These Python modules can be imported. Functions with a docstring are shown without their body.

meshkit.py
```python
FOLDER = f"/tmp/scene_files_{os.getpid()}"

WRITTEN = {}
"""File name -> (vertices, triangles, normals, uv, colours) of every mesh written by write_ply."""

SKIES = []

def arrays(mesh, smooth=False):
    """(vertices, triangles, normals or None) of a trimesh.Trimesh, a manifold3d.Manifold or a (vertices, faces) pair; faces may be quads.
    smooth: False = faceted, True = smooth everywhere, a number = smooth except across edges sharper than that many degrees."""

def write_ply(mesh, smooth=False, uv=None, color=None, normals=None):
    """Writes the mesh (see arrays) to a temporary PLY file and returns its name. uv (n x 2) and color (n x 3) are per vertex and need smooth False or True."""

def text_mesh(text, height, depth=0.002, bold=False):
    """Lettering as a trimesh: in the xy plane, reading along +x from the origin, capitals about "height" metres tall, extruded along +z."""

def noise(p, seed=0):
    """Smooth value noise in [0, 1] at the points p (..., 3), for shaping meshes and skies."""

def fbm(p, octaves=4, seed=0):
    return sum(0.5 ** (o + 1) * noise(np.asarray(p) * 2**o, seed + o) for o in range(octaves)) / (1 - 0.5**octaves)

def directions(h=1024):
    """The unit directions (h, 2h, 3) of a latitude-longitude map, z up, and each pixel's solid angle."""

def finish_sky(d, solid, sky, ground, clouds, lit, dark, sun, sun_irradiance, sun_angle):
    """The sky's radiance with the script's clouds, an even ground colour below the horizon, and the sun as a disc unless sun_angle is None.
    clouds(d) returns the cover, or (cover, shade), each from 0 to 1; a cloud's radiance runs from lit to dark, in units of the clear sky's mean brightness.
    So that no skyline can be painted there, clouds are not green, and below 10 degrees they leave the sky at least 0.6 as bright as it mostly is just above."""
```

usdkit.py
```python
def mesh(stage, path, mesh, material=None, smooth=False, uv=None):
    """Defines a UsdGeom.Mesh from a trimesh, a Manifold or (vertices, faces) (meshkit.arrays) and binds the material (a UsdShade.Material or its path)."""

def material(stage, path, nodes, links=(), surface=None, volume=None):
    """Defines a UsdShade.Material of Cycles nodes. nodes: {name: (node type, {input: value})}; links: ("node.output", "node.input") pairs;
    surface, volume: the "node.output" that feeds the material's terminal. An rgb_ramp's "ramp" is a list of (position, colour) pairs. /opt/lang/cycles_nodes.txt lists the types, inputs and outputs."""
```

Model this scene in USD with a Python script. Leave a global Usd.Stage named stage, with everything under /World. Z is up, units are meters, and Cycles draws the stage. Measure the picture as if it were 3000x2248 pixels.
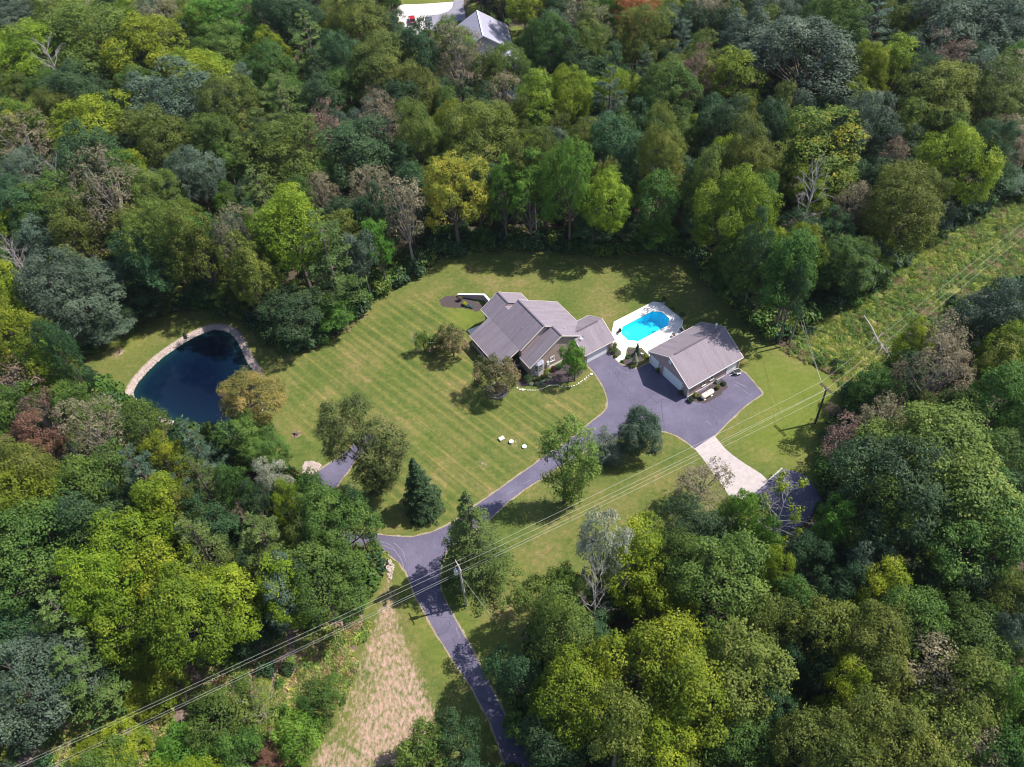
import math, random, numpy as np, trimesh, shapely, usdkit, meshkit
from shapely.geometry import Polygon, Point, LineString
from shapely.ops import unary_union
from pxr import Usd, UsdGeom, UsdLux, UsdShade, Gf, Sdf, Vt

stage = Usd.Stage.CreateInMemory()
UsdGeom.SetStageUpAxis(stage, 'Z'); UsdGeom.SetStageMetersPerUnit(stage, 1.0)
UsdGeom.Xform.Define(stage, '/World')
stage.SetDefaultPrim(stage.GetPrimAtPath('/World'))
rng = np.random.default_rng(7); random.seed(7)

# ---------------------------------------------------------------- camera (a drone about 106 m up, looking north and down)
EYE_Z, FPX, PITCH, ROLL = 106.0, 2373.0, math.radians(48.48), math.radians(-4.64)
_c, _s = math.cos(PITCH), math.sin(PITCH)
_r0, _u0, FWD = np.array([1., 0, 0]), np.array([0, _s, _c]), np.array([0, _c, -_s])
RIGHT = math.cos(ROLL) * _r0 + math.sin(ROLL) * _u0
UP = -math.sin(ROLL) * _r0 + math.cos(ROLL) * _u0
EYE = np.array([0, 0, EYE_Z])
cam = UsdGeom.Camera.Define(stage, '/World/camera')
cam.CreateHorizontalApertureAttr(36.0); cam.CreateVerticalApertureAttr(36.0 * 767 / 1024)
cam.CreateFocalLengthAttr(36.0 * FPX / 3000); cam.CreateClippingRangeAttr(Gf.Vec2f(0.5, 6000))
m4 = np.eye(4); m4[0, :3], m4[1, :3], m4[2, :3], m4[3, :3] = RIGHT, UP, -FWD, EYE
cam.AddTransformOp().Set(Gf.Matrix4d(*m4.ravel().tolist()))
cam.CreateExposureAttr(0.80)

# ---------------------------------------------------------------- sky and sun
SUN_EL, SUN_AZ = math.radians(55.0), math.radians(10.0)          # azimuth measured from +x towards +y
SUN = np.array([math.cos(SUN_EL) * math.cos(SUN_AZ), math.cos(SUN_EL) * math.sin(SUN_AZ), math.sin(SUN_EL)])
usdkit.material(stage, '/World/Looks/sky', {
    's': ('sky_texture', {'sky_type': 'single_scattering', 'sun_disc': False, 'sun_elevation': SUN_EL, 'sun_rotation': math.atan2(SUN[0], SUN[1]), 'altitude': 200.0, 'aerosol_density': 1.2}),
    'b': ('background_shader', {'strength': 0.124})}, [('s.color', 'b.color')], surface='b.background')
dome = UsdLux.DomeLight.Define(stage, '/World/sky'); dome.GetPrim().SetCustomDataByKey('kind', 'structure')
UsdShade.MaterialBindingAPI.Apply(dome.GetPrim()).Bind(UsdShade.Material.Get(stage, '/World/Looks/sky'))
sun = UsdLux.DistantLight.Define(stage, '/World/sun')
sun.CreateIntensityAttr(1.22); sun.CreateAngleAttr(0.53); sun.CreateColorAttr(Gf.Vec3f(1.0, 0.95, 0.87)); sun.CreateNormalizeAttr(True)
zz = SUN; xx = np.cross([0, 0, 1], zz); xx /= np.linalg.norm(xx); yy = np.cross(zz, xx)
sm = np.eye(4); sm[0, :3], sm[1, :3], sm[2, :3] = xx, yy, zz
sun.AddTransformOp().Set(Gf.Matrix4d(*sm.ravel().tolist()))

# ---------------------------------------------------------------- survey: a point of the photograph (3000 x 2248) seen at height z
def at(x, y, z=0.0):
    d = FWD + ((x - 1500) / FPX) * RIGHT - ((y - 1124) / FPX) * UP
    return EYE + (z - EYE_Z) / d[2] * d
def px(P):
    d = np.asarray(P, float) - EYE; w = d @ FWD
    return np.stack([1500 + FPX * (d @ RIGHT) / w, 1124 - FPX * (d @ UP) / w], -1)
REG = {'O': (0, 0, 1.35624), 'A': (0, 0, .67812), 'B': (1500, 0, .67812), 'C': (200, 800, .49729), 'D': (0, 1450, .58770), 'E': (1900, 1200, .63218), 'F': (2000, 500, .51256), 'G': (900, 1200, .63291),
       'L': (0, 700, .48270), 'Z': (1300, 800, .45208), 'H': (1340, 840, .18091), 'P': (1740, 860, .13569), 'K': (1880, 930, .16282), 'Y': (1150, 0, .22614), 'V': (1380, 1000, .18083), 'W': (1140, 900, .16282), 'S': (1300, 1150, .18091), 'M': (2350, 650, .3318), 'T': (2260, 1080, .13267), 'Q': (1260, 1620, .15083), 'N': (2050, 1300, .21108), 'R': (1320, 840, .06332)}
def pp(reg, x, y):
    a, b, s = REG[reg]; return a + x * s, b + y * s
def gnd(reg, pts, z=0.0):
    return [tuple(at(*pp(reg, x, y), z)[:2]) for x, y in pts]
YAW = math.radians(29.5)
UU, VV = np.array([math.cos(YAW), math.sin(YAW)]), np.array([-math.sin(YAW), math.cos(YAW)])
def uv(u, v): return u * UU + v * VV

# ---------------------------------------------------------------- scene helpers
_used = {}
def numbered(parent, name):
    k = (parent, name); n = _used.get(k, 0); _used[k] = n + 1
    return name if n == 0 else f'{name}_{n:03d}'
def tag(prim, label=None, cat=None, group=None, kind=None):
    for k, v in (('label', label), ('category', cat), ('group', group), ('kind', kind)):
        if v: prim.SetCustomDataByKey(k, v)
def thing(name, label, cat, loc=(0, 0, 0), rot=0.0, group=None, scale=None, ref=None, kind=None):
    p = '/World/' + numbered('/World', name)
    x = UsdGeom.Xform.Define(stage, p)
    x.AddTranslateOp().Set(Gf.Vec3d(*map(float, loc)))
    if rot: x.AddRotateZOp().Set(float(math.degrees(rot)))
    if scale is not None: x.AddScaleOp().Set(Gf.Vec3f(*map(float, scale)))
    tag(x.GetPrim(), label, cat, group, kind)
    if ref:
        x.GetPrim().GetReferences().AddInternalReference(ref); x.GetPrim().SetInstanceable(True)
    return p
def part(parent, name, mesh, mat, smooth=False, label=None, attrs=None):
    p = parent + '/' + numbered(parent, name)
    m = usdkit.mesh(stage, p, mesh, LOOK[mat] if isinstance(mat, str) else mat, smooth)
    if label: m.GetPrim().SetCustomDataByKey('label', label)
    for k, v in (attrs or {}).items():
        v = np.asarray(v, np.float32)
        t = Sdf.ValueTypeNames.FloatArray if v.ndim == 1 else Sdf.ValueTypeNames.Color3fArray
        UsdGeom.PrimvarsAPI(m).CreatePrimvar(k, t, 'vertex').Set(Vt.FloatArray.FromNumpy(v) if v.ndim == 1 else Vt.Vec3fArray.FromNumpy(v))
    return p
def solo(name, mesh, mat, label=None, cat=None, group=None, kind=None, smooth=False, attrs=None):
    p = part('/World', name, mesh, mat, smooth, None, attrs)
    tag(stage.GetPrimAtPath(p), label, cat, group, kind); return p

def cat_(ms): return trimesh.util.concatenate(ms)
def box(x0, y0, z0, x1, y1, z1):
    b = trimesh.creation.box((abs(x1 - x0), abs(y1 - y0), abs(z1 - z0))); b.apply_translation(((x0 + x1) / 2, (y0 + y1) / 2, (z0 + z1) / 2)); return b
def tube(pts, radii, n=8, cap=True):
    pts = np.asarray(pts, float); radii = np.broadcast_to(np.asarray(radii, float), (len(pts),))
    V, F = [], []
    for i, p in enumerate(pts):
        d = pts[min(i + 1, len(pts) - 1)] - pts[max(i - 1, 0)]; d = d / (np.linalg.norm(d) + 1e-9)
        a = np.cross(d, [0, 0, 1] if abs(d[2]) < .9 else [1, 0, 0]); a /= np.linalg.norm(a); b = np.cross(d, a)
        t = np.arange(n) * 2 * np.pi / n
        V.append(p + radii[i] * (np.cos(t)[:, None] * a + np.sin(t)[:, None] * b))
    for i in range(len(pts) - 1):
        for k in range(n):
            a, b = i * n + k, i * n + (k + 1) % n
            F += [[a, b, b + n], [a, b + n, a + n]]
    V = np.vstack(V)
    if cap:
        for e, i in ((0, 0), (1, len(pts) - 1)):
            V = np.vstack([V, pts[i]]); c = len(V) - 1
            for k in range(n):
                a, b = i * n + k, i * n + (k + 1) % n
                F.append([c, b, a] if e == 0 else [c, a, b])
    return trimesh.Trimesh(V, F, process=False)
def extr(poly, z0, z1):
    ms = []
    for g in getattr(poly, 'geoms', [poly]):
        if g.area > 1e-4:
            m = trimesh.creation.extrude_polygon(g, z1 - z0, engine='earcut'); m.apply_translation((0, 0, z0)); ms.append(m)
    return cat_(ms)
def flat(poly, z):
    ms = []
    for g in getattr(poly, 'geoms', [poly]):
        v, f = trimesh.creation.triangulate_polygon(g, engine='earcut')
        ms.append(trimesh.Trimesh(np.column_stack([v, np.full(len(v), z)]), f, process=False))
    m = cat_(ms)
    n = np.cross(m.vertices[m.faces[:, 1]] - m.vertices[m.faces[:, 0]], m.vertices[m.faces[:, 2]] - m.vertices[m.faces[:, 0]])[:, 2]
    m.faces[n < 0] = m.faces[n < 0][:, ::-1]; return m
def smooth_poly(pts, k=3):
    p = np.asarray(pts, float)
    for _ in range(k):
        q = np.roll(p, -1, 0); p = np.stack([.75 * p + .25 * q, .25 * p + .75 * q], 1).reshape(-1, 2)
    return Polygon(p).buffer(0)
def inside(poly, xy): return shapely.contains_xy(poly, xy[:, 0], xy[:, 1])

# ---------------------------------------------------------------- materials
LOOK = {}
def look(name, nodes, links, surface='p.BSDF', volume=None):
    LOOK[name] = usdkit.material(stage, '/World/Looks/' + name, nodes, links, surface=surface, volume=volume); return LOOK[name]
def plain(name, col, rough=.6, var=.12, scale=1.5, metal=0., spec=.5, bump=0., bscale=30.):
    c = np.array(col, float)
    nodes = {'g': ('geometry', {}), 'n': ('noise_texture', {'scale': scale, 'detail': 5.0, 'roughness': .6}), 'r': ('rgb_ramp', {'ramp': [(0.25, tuple(c * (1 - var))), (0.75, tuple(np.minimum(c * (1 + var), .95)))]}),
             'p': ('principled_bsdf', {'roughness': rough, 'metallic': metal, 'specular_ior_level': spec})}
    links = [('g.position', 'n.vector'), ('n.fac', 'r.fac'), ('r.color', 'p.base_color')]
    if bump:
        nodes['n2'] = ('noise_texture', {'scale': bscale, 'detail': 3.0}); nodes['b'] = ('bump', {'strength': bump, 'distance': .02})
        links += [('g.position', 'n2.vector'), ('n2.fac', 'b.height'), ('b.normal', 'p.normal')]
    return look(name, nodes, links)
plain('white_paint', (.74, .72, .70), .45, .05)
plain('cream_trim', (.68, .62, .55), .45, .05)
plain('bright_door', (.76, .75, .76), .4, .03)
plain('concrete', (.66, .62, .58), .8, .07, .7, bump=.15)
plain('pool_concrete', (.62, .59, .58), .8, .05, .5, bump=.1)
plain('pale_concrete', (.50, .46, .46), .85, .08, .4)
plain('gravel', (.36, .315, .31), .95, .14, 1.2, bump=.08, bscale=40.)
plain('shoulder', (.24, .195, .13), .95, .35, 2.5, bump=.5, bscale=9.)
plain('mulch', (.055, .040, .042), .95, .5, 6.0, bump=.8, bscale=14.)
plain('bare_soil', (.22, .13, .085), .95, .3, 2.0)
plain('bank_soil', (.30, .23, .20), .95, .3, 2.0)
plain('wood_pole', (.20, .16, .13), .85, .25, 3.0)
plain('grey_wood', (.36, .33, .31), .85, .2, 3.0)
plain('dark_wood', (.055, .042, .035), .85, .25, 3.0)
plain('dead_wood', (.30, .265, .25), .85, .2, 3.0)
plain('pale_log', (.55, .50, .45), .85, .2, 3.0)
plain('bark', (.10, .078, .06), .95, .35, 4.0)
plain('grey_bark', (.20, .175, .155), .95, .3, 4.0)
plain('wire_metal', (.50, .49, .48), .45, .05)
plain('galvanised', (.45, .46, .48), .4, .08, 4.0, metal=.6)
plain('black_metal', (.02, .02, .024), .4, .1)
plain('ceramic', (.35, .33, .30), .3, .1)
plain('tank_paint', (.80, .66, .52), .35, .05)
plain('rubber', (.02, .02, .02), .8, .1)
plain('red_paint', (.30, .015, .02), .25, .05)
plain('dark_glass', (.012, .014, .018), .06, .05, spec=.8)
plain('tail_lamp', (.55, .02, .03), .2, .05)
plain('terracotta', (.30, .13, .08), .8, .15)
plain('dark_pot', (.06, .045, .035), .6, .2)
plain('screen_mesh', (.035, .033, .04), .7, .1)
plain('stone_pale', (.70, .65, .60), .85, .12, 4.0)
plain('rock_tan', (.345, .275, .25), .9, .25, 1.3, bump=.3, bscale=8.)
plain('lid_white', (.80, .79, .76), .5, .04)
plain('ring_stone', (.20, .185, .18), .85, .25, 4.0)
plain('grey_box', (.46, .43, .41), .8, .08)
plain('blue_cloth', (.10, .22, .42), .6, .1)
plain('blue_liner', (.02, .16, .52), .3, .1)
plain('dark_cushion', (.05, .045, .05), .8, .1)
plain('far_wall', (.55, .52, .50), .7, .06)
plain('flower_red', (.40, .04, .03), .7, .3, 9.0)
def siding(name, col, period=.2):
    c = np.array(col)
    look(name, {'g': ('geometry', {}), 's': ('separate_xyz', {}), 'm': ('math', {'math_type': 'multiply', 'value2': 1 / period}), 'f': ('math', {'math_type': 'fraction'}), 'b': ('bump', {'strength': .5, 'distance': .02}),
                'n': ('noise_texture', {'scale': .8, 'detail': 4.0}), 'r': ('rgb_ramp', {'ramp': [(.3, tuple(c * .92)), (.7, tuple(c * 1.06))]}), 'p': ('principled_bsdf', {'roughness': .6})},
         [('g.position', 's.vector'), ('s.z', 'm.value1'), ('m.value', 'f.value1'), ('f.value', 'b.height'), ('b.normal', 'p.normal'), ('g.position', 'n.vector'), ('n.fac', 'r.fac'), ('r.color', 'p.base_color')])
siding('siding', (.40, .30, .275)); siding('siding_taupe', (.37, .27, .265))
def shingles(name, along_u, c0, c1, c2):
    # streaks run down the slope; along_u: the slope falls along the building's u axis
    sc = (.10, .9, .1) if along_u else (.9, .10, .1)
    look(name, {'g': ('geometry', {}), 'mp0': ('mapping', {'rotation': (0, 0, -YAW)}), 'mp': ('mapping', {'scale': sc}), 'n': ('noise_texture', {'scale': 1.6, 'detail': 5.0, 'roughness': .65}),
                'mp2': ('mapping', {'rotation': (0, 0, -YAW)}), 'n2': ('noise_texture', {'scale': 7.0, 'detail': 3.0, 'roughness': .7}), 'mx': ('mix_float', {'fac': .6}),
                's': ('separate_xyz', {}), 'm': ('math', {'math_type': 'multiply', 'value2': 1 / .085}), 'f': ('math', {'math_type': 'fraction'}), 'bp': ('bump', {'strength': .6, 'distance': .02}),
                'r': ('rgb_ramp', {'ramp': [(.28, c0), (.5, c1), (.72, c2)]}), 'p': ('principled_bsdf', {'roughness': .9, 'specular_ior_level': .25})},
         [('g.position', 'mp0.vector'), ('mp0.vector', 'mp.vector'), ('mp.vector', 'n.vector'), ('g.position', 'mp2.vector'), ('mp2.vector', 'n2.vector'), ('n.fac', 'mx.a'), ('n2.fac', 'mx.b'), ('mx.result', 'r.fac'), ('r.color', 'p.base_color'),
          ('g.position', 's.vector'), ('s.z', 'm.value1'), ('m.value', 'f.value1'), ('f.value', 'bp.height'), ('bp.normal', 'p.normal')])
shingles('shingle_house', True, (.108, .088, .110), (.192, .162, .192), (.26, .226, .258))
shingles('shingle_barn', False, (.125, .102, .122), (.208, .174, .202), (.272, .236, .264))
plain('shingle_ridge', (.10, .085, .105), .9, .2, 3.0)
plain('shingle_far', (.25, .245, .315), .9, .12, 2.0)
look('asphalt', {'g': ('geometry', {}), 'n': ('noise_texture', {'scale': .22, 'detail': 6.0, 'roughness': .65}), 'n2': ('noise_texture', {'scale': 3.5, 'detail': 4.0, 'roughness': .7}), 'mx': ('mix_float', {'fac': .4}),
                 'r': ('rgb_ramp', {'ramp': [(.3, (.066, .058, .094)), (.5, (.100, .089, .136)), (.68, (.138, .124, .178))]}), 'mp0': ('mapping', {'rotation': (0, 0, -.45)}), 'mp': ('mapping', {'scale': (.5, 5., 1.)}), 'n3': ('noise_texture', {'scale': 1.1, 'detail': 4.0, 'roughness': .75}),
                 'sr': ('rgb_ramp', {'ramp': [(.66, (0, 0, 0)), (.78, (.55, .55, .55))]}), 'm': ('mix_color', {'b': (.26, .235, .32)}), 'b': ('bump', {'strength': .3, 'distance': .01}), 'p': ('principled_bsdf', {'roughness': .85, 'specular_ior_level': .3})},
     [('g.position', 'n.vector'), ('g.position', 'n2.vector'), ('n.fac', 'mx.a'), ('n2.fac', 'mx.b'), ('mx.result', 'r.fac'), ('g.position', 'mp0.vector'), ('mp0.vector', 'mp.vector'), ('mp.vector', 'n3.vector'), ('n3.fac', 'sr.fac'), ('sr.color', 'm.fac'), ('r.color', 'm.a'), ('m.result', 'p.base_color'), ('n2.fac', 'b.height'), ('b.normal', 'p.normal')])
plain('asphalt_far', (.20, .185, .235), .9, .1, .5)
plain('crack_seal', (.040, .036, .055), .8, .2)
look('forest_floor', {'g': ('geometry', {}), 'n': ('noise_texture', {'scale': .35, 'detail': 8.0, 'roughness': .7}), 'n2': ('noise_texture', {'scale': 4.0, 'detail': 4.0}), 'mx': ('mix_float', {'fac': .5}),
     'r': ('rgb_ramp', {'ramp': [(.3, (.022, .026, .012)), (.48, (.050, .040, .024)), (.62, (.085, .055, .038)), (.75, (.035, .05, .015))]}), 'b': ('bump', {'strength': .8, 'distance': .1}), 'p': ('principled_bsdf', {'roughness': .95})},
     [('g.position', 'n.vector'), ('g.position', 'n2.vector'), ('n.fac', 'mx.a'), ('n2.fac', 'mx.b'), ('mx.result', 'r.fac'), ('r.color', 'p.base_color'), ('n2.fac', 'b.height'), ('b.normal', 'p.normal')])
# mown lawn: vertex attribute "tone" = (dry, mowing stripes, lush)
STRIPE = math.radians(-47.3)
look('lawn', {'g': ('geometry', {}), 'a': ('attribute', {'attribute': 'tone'}), 'sc': ('separate_color', {}),
    'n': ('noise_texture', {'scale': .13, 'detail': 7.0, 'roughness': .62}), 'n2': ('noise_texture', {'scale': 1.3, 'detail': 7.0, 'roughness': .78}), 'mx': ('mix_float', {'fac': .55}),
    'r': ('rgb_ramp', {'ramp': [(.35, (.040, .074, .012)), (.45, (.074, .100, .020)), (.54, (.118, .120, .032)), (.63, (.195, .145, .068))]}),
    'mp0': ('mapping', {'rotation': (0, 0, -STRIPE)}), 'mp': ('mapping', {'scale': (.05, 1., 1.)}), 'w': ('wave_texture', {'bands_direction': 'y', 'scale': .17, 'distortion': 3.2, 'detail': 4.0, 'detail_scale': 1.0}),
    'wr': ('rgb_ramp', {'ramp': [(.0, (.82, .90, .82)), (.5, (.98, .99, .98)), (.86, (1.07, 1.04, 1.03)), (.97, (1.28, 1.15, 1.18))]}),
    'mp3': ('mapping', {'scale': (.05, 1.5, 1.)}), 'n4': ('noise_texture', {'scale': 1.0, 'detail': 4.0, 'roughness': .7}), 'sr': ('rgb_ramp', {'ramp': [(.33, (.74, .80, .76)), (.52, (1.0, 1.0, 1.0)), (.66, (1.25, 1.14, 1.18))]}),
    'm1': ('mix_color', {'blend_type': 'multiply'}), 'm1b': ('mix_color', {'blend_type': 'multiply'}), 'm2': ('mix_color', {'b': (.120, .160, .014)}), 'lf': ('math', {'math_type': 'multiply', 'value2': .62}),
    'mq': ('mapping', {'rotation': (0, 0, .35), 'scale': (1.5, .8, 1.)}), 'n3': ('noise_texture', {'scale': 1.5, 'detail': 8.0, 'roughness': .72}), 'dd': ('math', {'math_type': 'add'}), 'dr': ('rgb_ramp', {'ramp': [(.98, (0, 0, 0)), (1.0, (0, 0, 0))]}), 'dm': ('map_range', {'from_min': .88, 'from_max': 1.10, 'clamp': True}),
    'm3': ('mix_color', {'b': (.37, .24, .20)}), 'b': ('bump', {'strength': .55, 'distance': .06}), 'n5': ('noise_texture', {'scale': 5.0, 'detail': 3.0}), 'p': ('principled_bsdf', {'roughness': .9, 'specular_ior_level': .2})},
    [('a.color', 'sc.color'), ('g.position', 'n.vector'), ('g.position', 'n2.vector'), ('n.fac', 'mx.a'), ('n2.fac', 'mx.b'), ('mx.result', 'r.fac'),
     ('g.position', 'mp0.vector'), ('mp0.vector', 'mp.vector'), ('mp.vector', 'w.vector'), ('w.fac', 'wr.fac'), ('r.color', 'm1.a'), ('wr.color', 'm1.b'), ('sc.g', 'm1.fac'),
     ('mp0.vector', 'mp3.vector'), ('mp3.vector', 'n4.vector'), ('n4.fac', 'sr.fac'), ('m1.result', 'm1b.a'), ('sr.color', 'm1b.b'), ('sc.g', 'm1b.fac'),
     ('m1b.result', 'm2.a'), ('sc.b', 'lf.value1'), ('lf.value', 'm2.fac'), ('g.position', 'mq.vector'), ('mq.vector', 'n3.vector'), ('n3.fac', 'dd.value1'), ('sc.r', 'dd.value2'), ('dd.value', 'dm.value'), ('dm.result', 'm3.fac'), ('m2.result', 'm3.a'), ('m3.result', 'p.base_color'),
     ('g.position', 'n5.vector'), ('n5.fac', 'b.height'), ('b.normal', 'p.normal')])
look('meadow', {'g': ('geometry', {}), 'n': ('noise_texture', {'scale': .9, 'detail': 9.0, 'roughness': .78}), 'r': ('rgb_ramp', {'ramp': [(.32, (.05, .09, .016)), (.45, (.11, .14, .028)), (.56, (.17, .165, .05)), (.68, (.23, .16, .09))]}), 'n2': ('noise_texture', {'scale': 2.5, 'detail': 5.0}),
     'b': ('bump', {'strength': 1.0, 'distance': .25}), 'p': ('principled_bsdf', {'roughness': .95, 'specular_ior_level': .2})},
     [('g.position', 'n.vector'), ('n.fac', 'r.fac'), ('r.color', 'p.base_color'), ('g.position', 'n2.vector'), ('n2.fac', 'b.height'), ('b.normal', 'p.normal')])
look('brush_soil', {'g': ('geometry', {}), 'n': ('noise_texture', {'scale': .6, 'detail': 8.0, 'roughness': .72}), 'r': ('rgb_ramp', {'ramp': [(.3, (.05, .07, .02)), (.45, (.13, .095, .07)), (.6, (.24, .165, .14)), (.72, (.11, .12, .035))]}), 'p': ('principled_bsdf', {'roughness': .95})},
     [('g.position', 'n.vector'), ('n.fac', 'r.fac'), ('r.color', 'p.base_color')])
look('pond_water', {'a': ('attribute', {'attribute': 'depth'}), 'r': ('rgb_ramp', {'ramp': [(0., (.006, .028, .030)), (.3, (.002, .010, .024)), (1., (.0009, .0042, .016))]}), 'g': ('geometry', {}), 'n': ('noise_texture', {'scale': 1.4, 'detail': 3.0}), 'b': ('bump', {'strength': .06, 'distance': .03}), 'p': ('principled_bsdf', {'roughness': .04, 'ior': 1.33})},
     [('a.fac', 'r.fac'), ('r.color', 'p.base_color'), ('g.position', 'n.vector'), ('n.fac', 'b.height'), ('b.normal', 'p.normal')])
look('pool_water', {'f': ('fresnel', {'IOR': 1.33}), 't': ('transparent_bsdf', {'color': (.52, .95, 1.)}), 'gl': ('glossy_bsdf', {'color': (1, 1, 1), 'roughness': .02}), 'm': ('mix_closure', {}), 'g': ('geometry', {}), 'n': ('noise_texture', {'scale': 2.2, 'detail': 3.0}), 'b': ('bump', {'strength': .12, 'distance': .05})},
     [('f.fac', 'm.fac'), ('t.BSDF', 'm.closure1'), ('gl.BSDF', 'm.closure2'), ('g.position', 'n.vector'), ('n.fac', 'b.height'), ('b.normal', 'gl.normal'), ('b.normal', 'f.normal')], surface='m.closure')
plain('pool_liner', (.05, .62, .80), .5, .06, 2.0)
plain('pool_liner_deep', (.02, .30, .72), .5, .05, 2.0)
look('window_glass', {'f': ('fresnel', {'IOR': 1.5}), 't': ('transparent_bsdf', {'color': (.5, .52, .55)}), 'gl': ('glossy_bsdf', {'roughness': .02}), 'm': ('mix_closure', {})}, [('f.fac', 'm.fac'), ('t.BSDF', 'm.closure1'), ('gl.BSDF', 'm.closure2')], surface='m.closure')
plain('dark_room', (.02, .02, .022), .9, .1)

def leaf_look(name, ramp, spec=.3, trans=.36, hue=.03, val=.35, rough=.55):
    return look(name, {'gp': ('geometry', {}), 'nz': ('noise_texture', {'scale': .38, 'detail': 3.0, 'roughness': .6}), 'nm': ('map_range', {'from_min': .3, 'from_max': .7, 'to_min': -.34, 'to_max': .34, 'clamp': True}), 'ta': ('math', {'math_type': 'add'}), 'a': ('attribute', {'attribute': 'tint'}), 'r': ('rgb_ramp', {'ramp': ramp}), 'o': ('object_info', {}), 'hm': ('map_range', {'to_min': .5 - hue, 'to_max': .5 + hue, 'clamp': True}), 'vm': ('map_range', {'to_min': 1 - val, 'to_max': 1 + val, 'clamp': True}), 'o2': ('math', {'math_type': 'multiply', 'value2': 7.31}), 'fr': ('math', {'math_type': 'fraction'}),
        'h': ('hsv', {}), 'p': ('principled_bsdf', {'roughness': rough, 'specular_ior_level': spec}), 't': ('translucent_bsdf', {}), 'm': ('mix_closure', {'fac': trans})},
        [('gp.position', 'nz.vector'), ('nz.fac', 'nm.value'), ('a.fac', 'ta.value1'), ('nm.result', 'ta.value2'), ('ta.value', 'r.fac'), ('o.random', 'hm.value'), ('o.random', 'o2.value1'), ('o2.value', 'fr.value1'), ('fr.value', 'vm.value'), ('hm.result', 'h.hue'), ('vm.result', 'h.value'), ('r.color', 'h.color'), ('h.color', 'p.base_color'), ('h.color', 't.color'), ('p.BSDF', 'm.closure1'), ('t.BSDF', 'm.closure2')], surface='m.closure')

# ================================================================ GROUND
pond_c = [(375,700),(400,650),(450,590),(520,520),(600,460),(700,395),(780,355),(850,330),(900,330),(950,345),(990,380),(1020,430),(1050,500),(1080,550),(1110,590),(1135,650),(1150,760),(1090,880),(1010,955),(960,978),(880,965),(790,935),(700,910),(590,870),(510,820),(430,770),(380,735)]
POND = smooth_poly(gnd('C', pond_c, -.4), 2)
BANK = POND.buffer(1.1)
lawn_o = [(150,800),(215,745),(290,700),(370,665),(470,664),(560,700),(600,745),(640,758),(700,738),(750,712),(790,655),(870,608),(930,566),(1000,544),(1100,534),(1200,540),(1300,552),(1400,540),(1490,552),(1530,595),(1575,655),(1650,722),(1710,768),(1775,785),(1830,812),(1850,850),(1830,900),(1800,960),(1780,1010),(1790,1060),(1720,1090),(1560,1140),(1450,1180),(1380,1250),(1300,1310),(1200,1360),(1140,1420),(1110,1490),(1120,1560),(1200,1700),(600,1700),(690,1600),(750,1500),(790,1400),(830,1300),(845,1210),(800,1190),(720,1150),(660,1075),(625,1020),(570,990),(505,972),(430,946),(370,922),(300,892),(258,868),(225,845)]
LAWN = smooth_poly(gnd('O', lawn_o), 2)
FARLAWN = smooth_poly(gnd('Y', [(20,-60),(300,-60),(800,-40),(800,40),(780,80),(300,70),(60,95),(-20,40)]), 1)
FARLAWN2 = smooth_poly(gnd('Y', [(925,40),(1060,30),(1210,60),(1240,140),(1090,200),(960,270),(940,200)]), 1)
FARLAWN3 = smooth_poly(gnd('Y', [(1500,330),(1700,350),(1850,450),(1850,560),(1560,600),(1500,500)]), 1)
FARLAWN4 = smooth_poly(gnd('Y', [(480,410),(600,400),(640,600),(480,560)]), 1)
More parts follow.
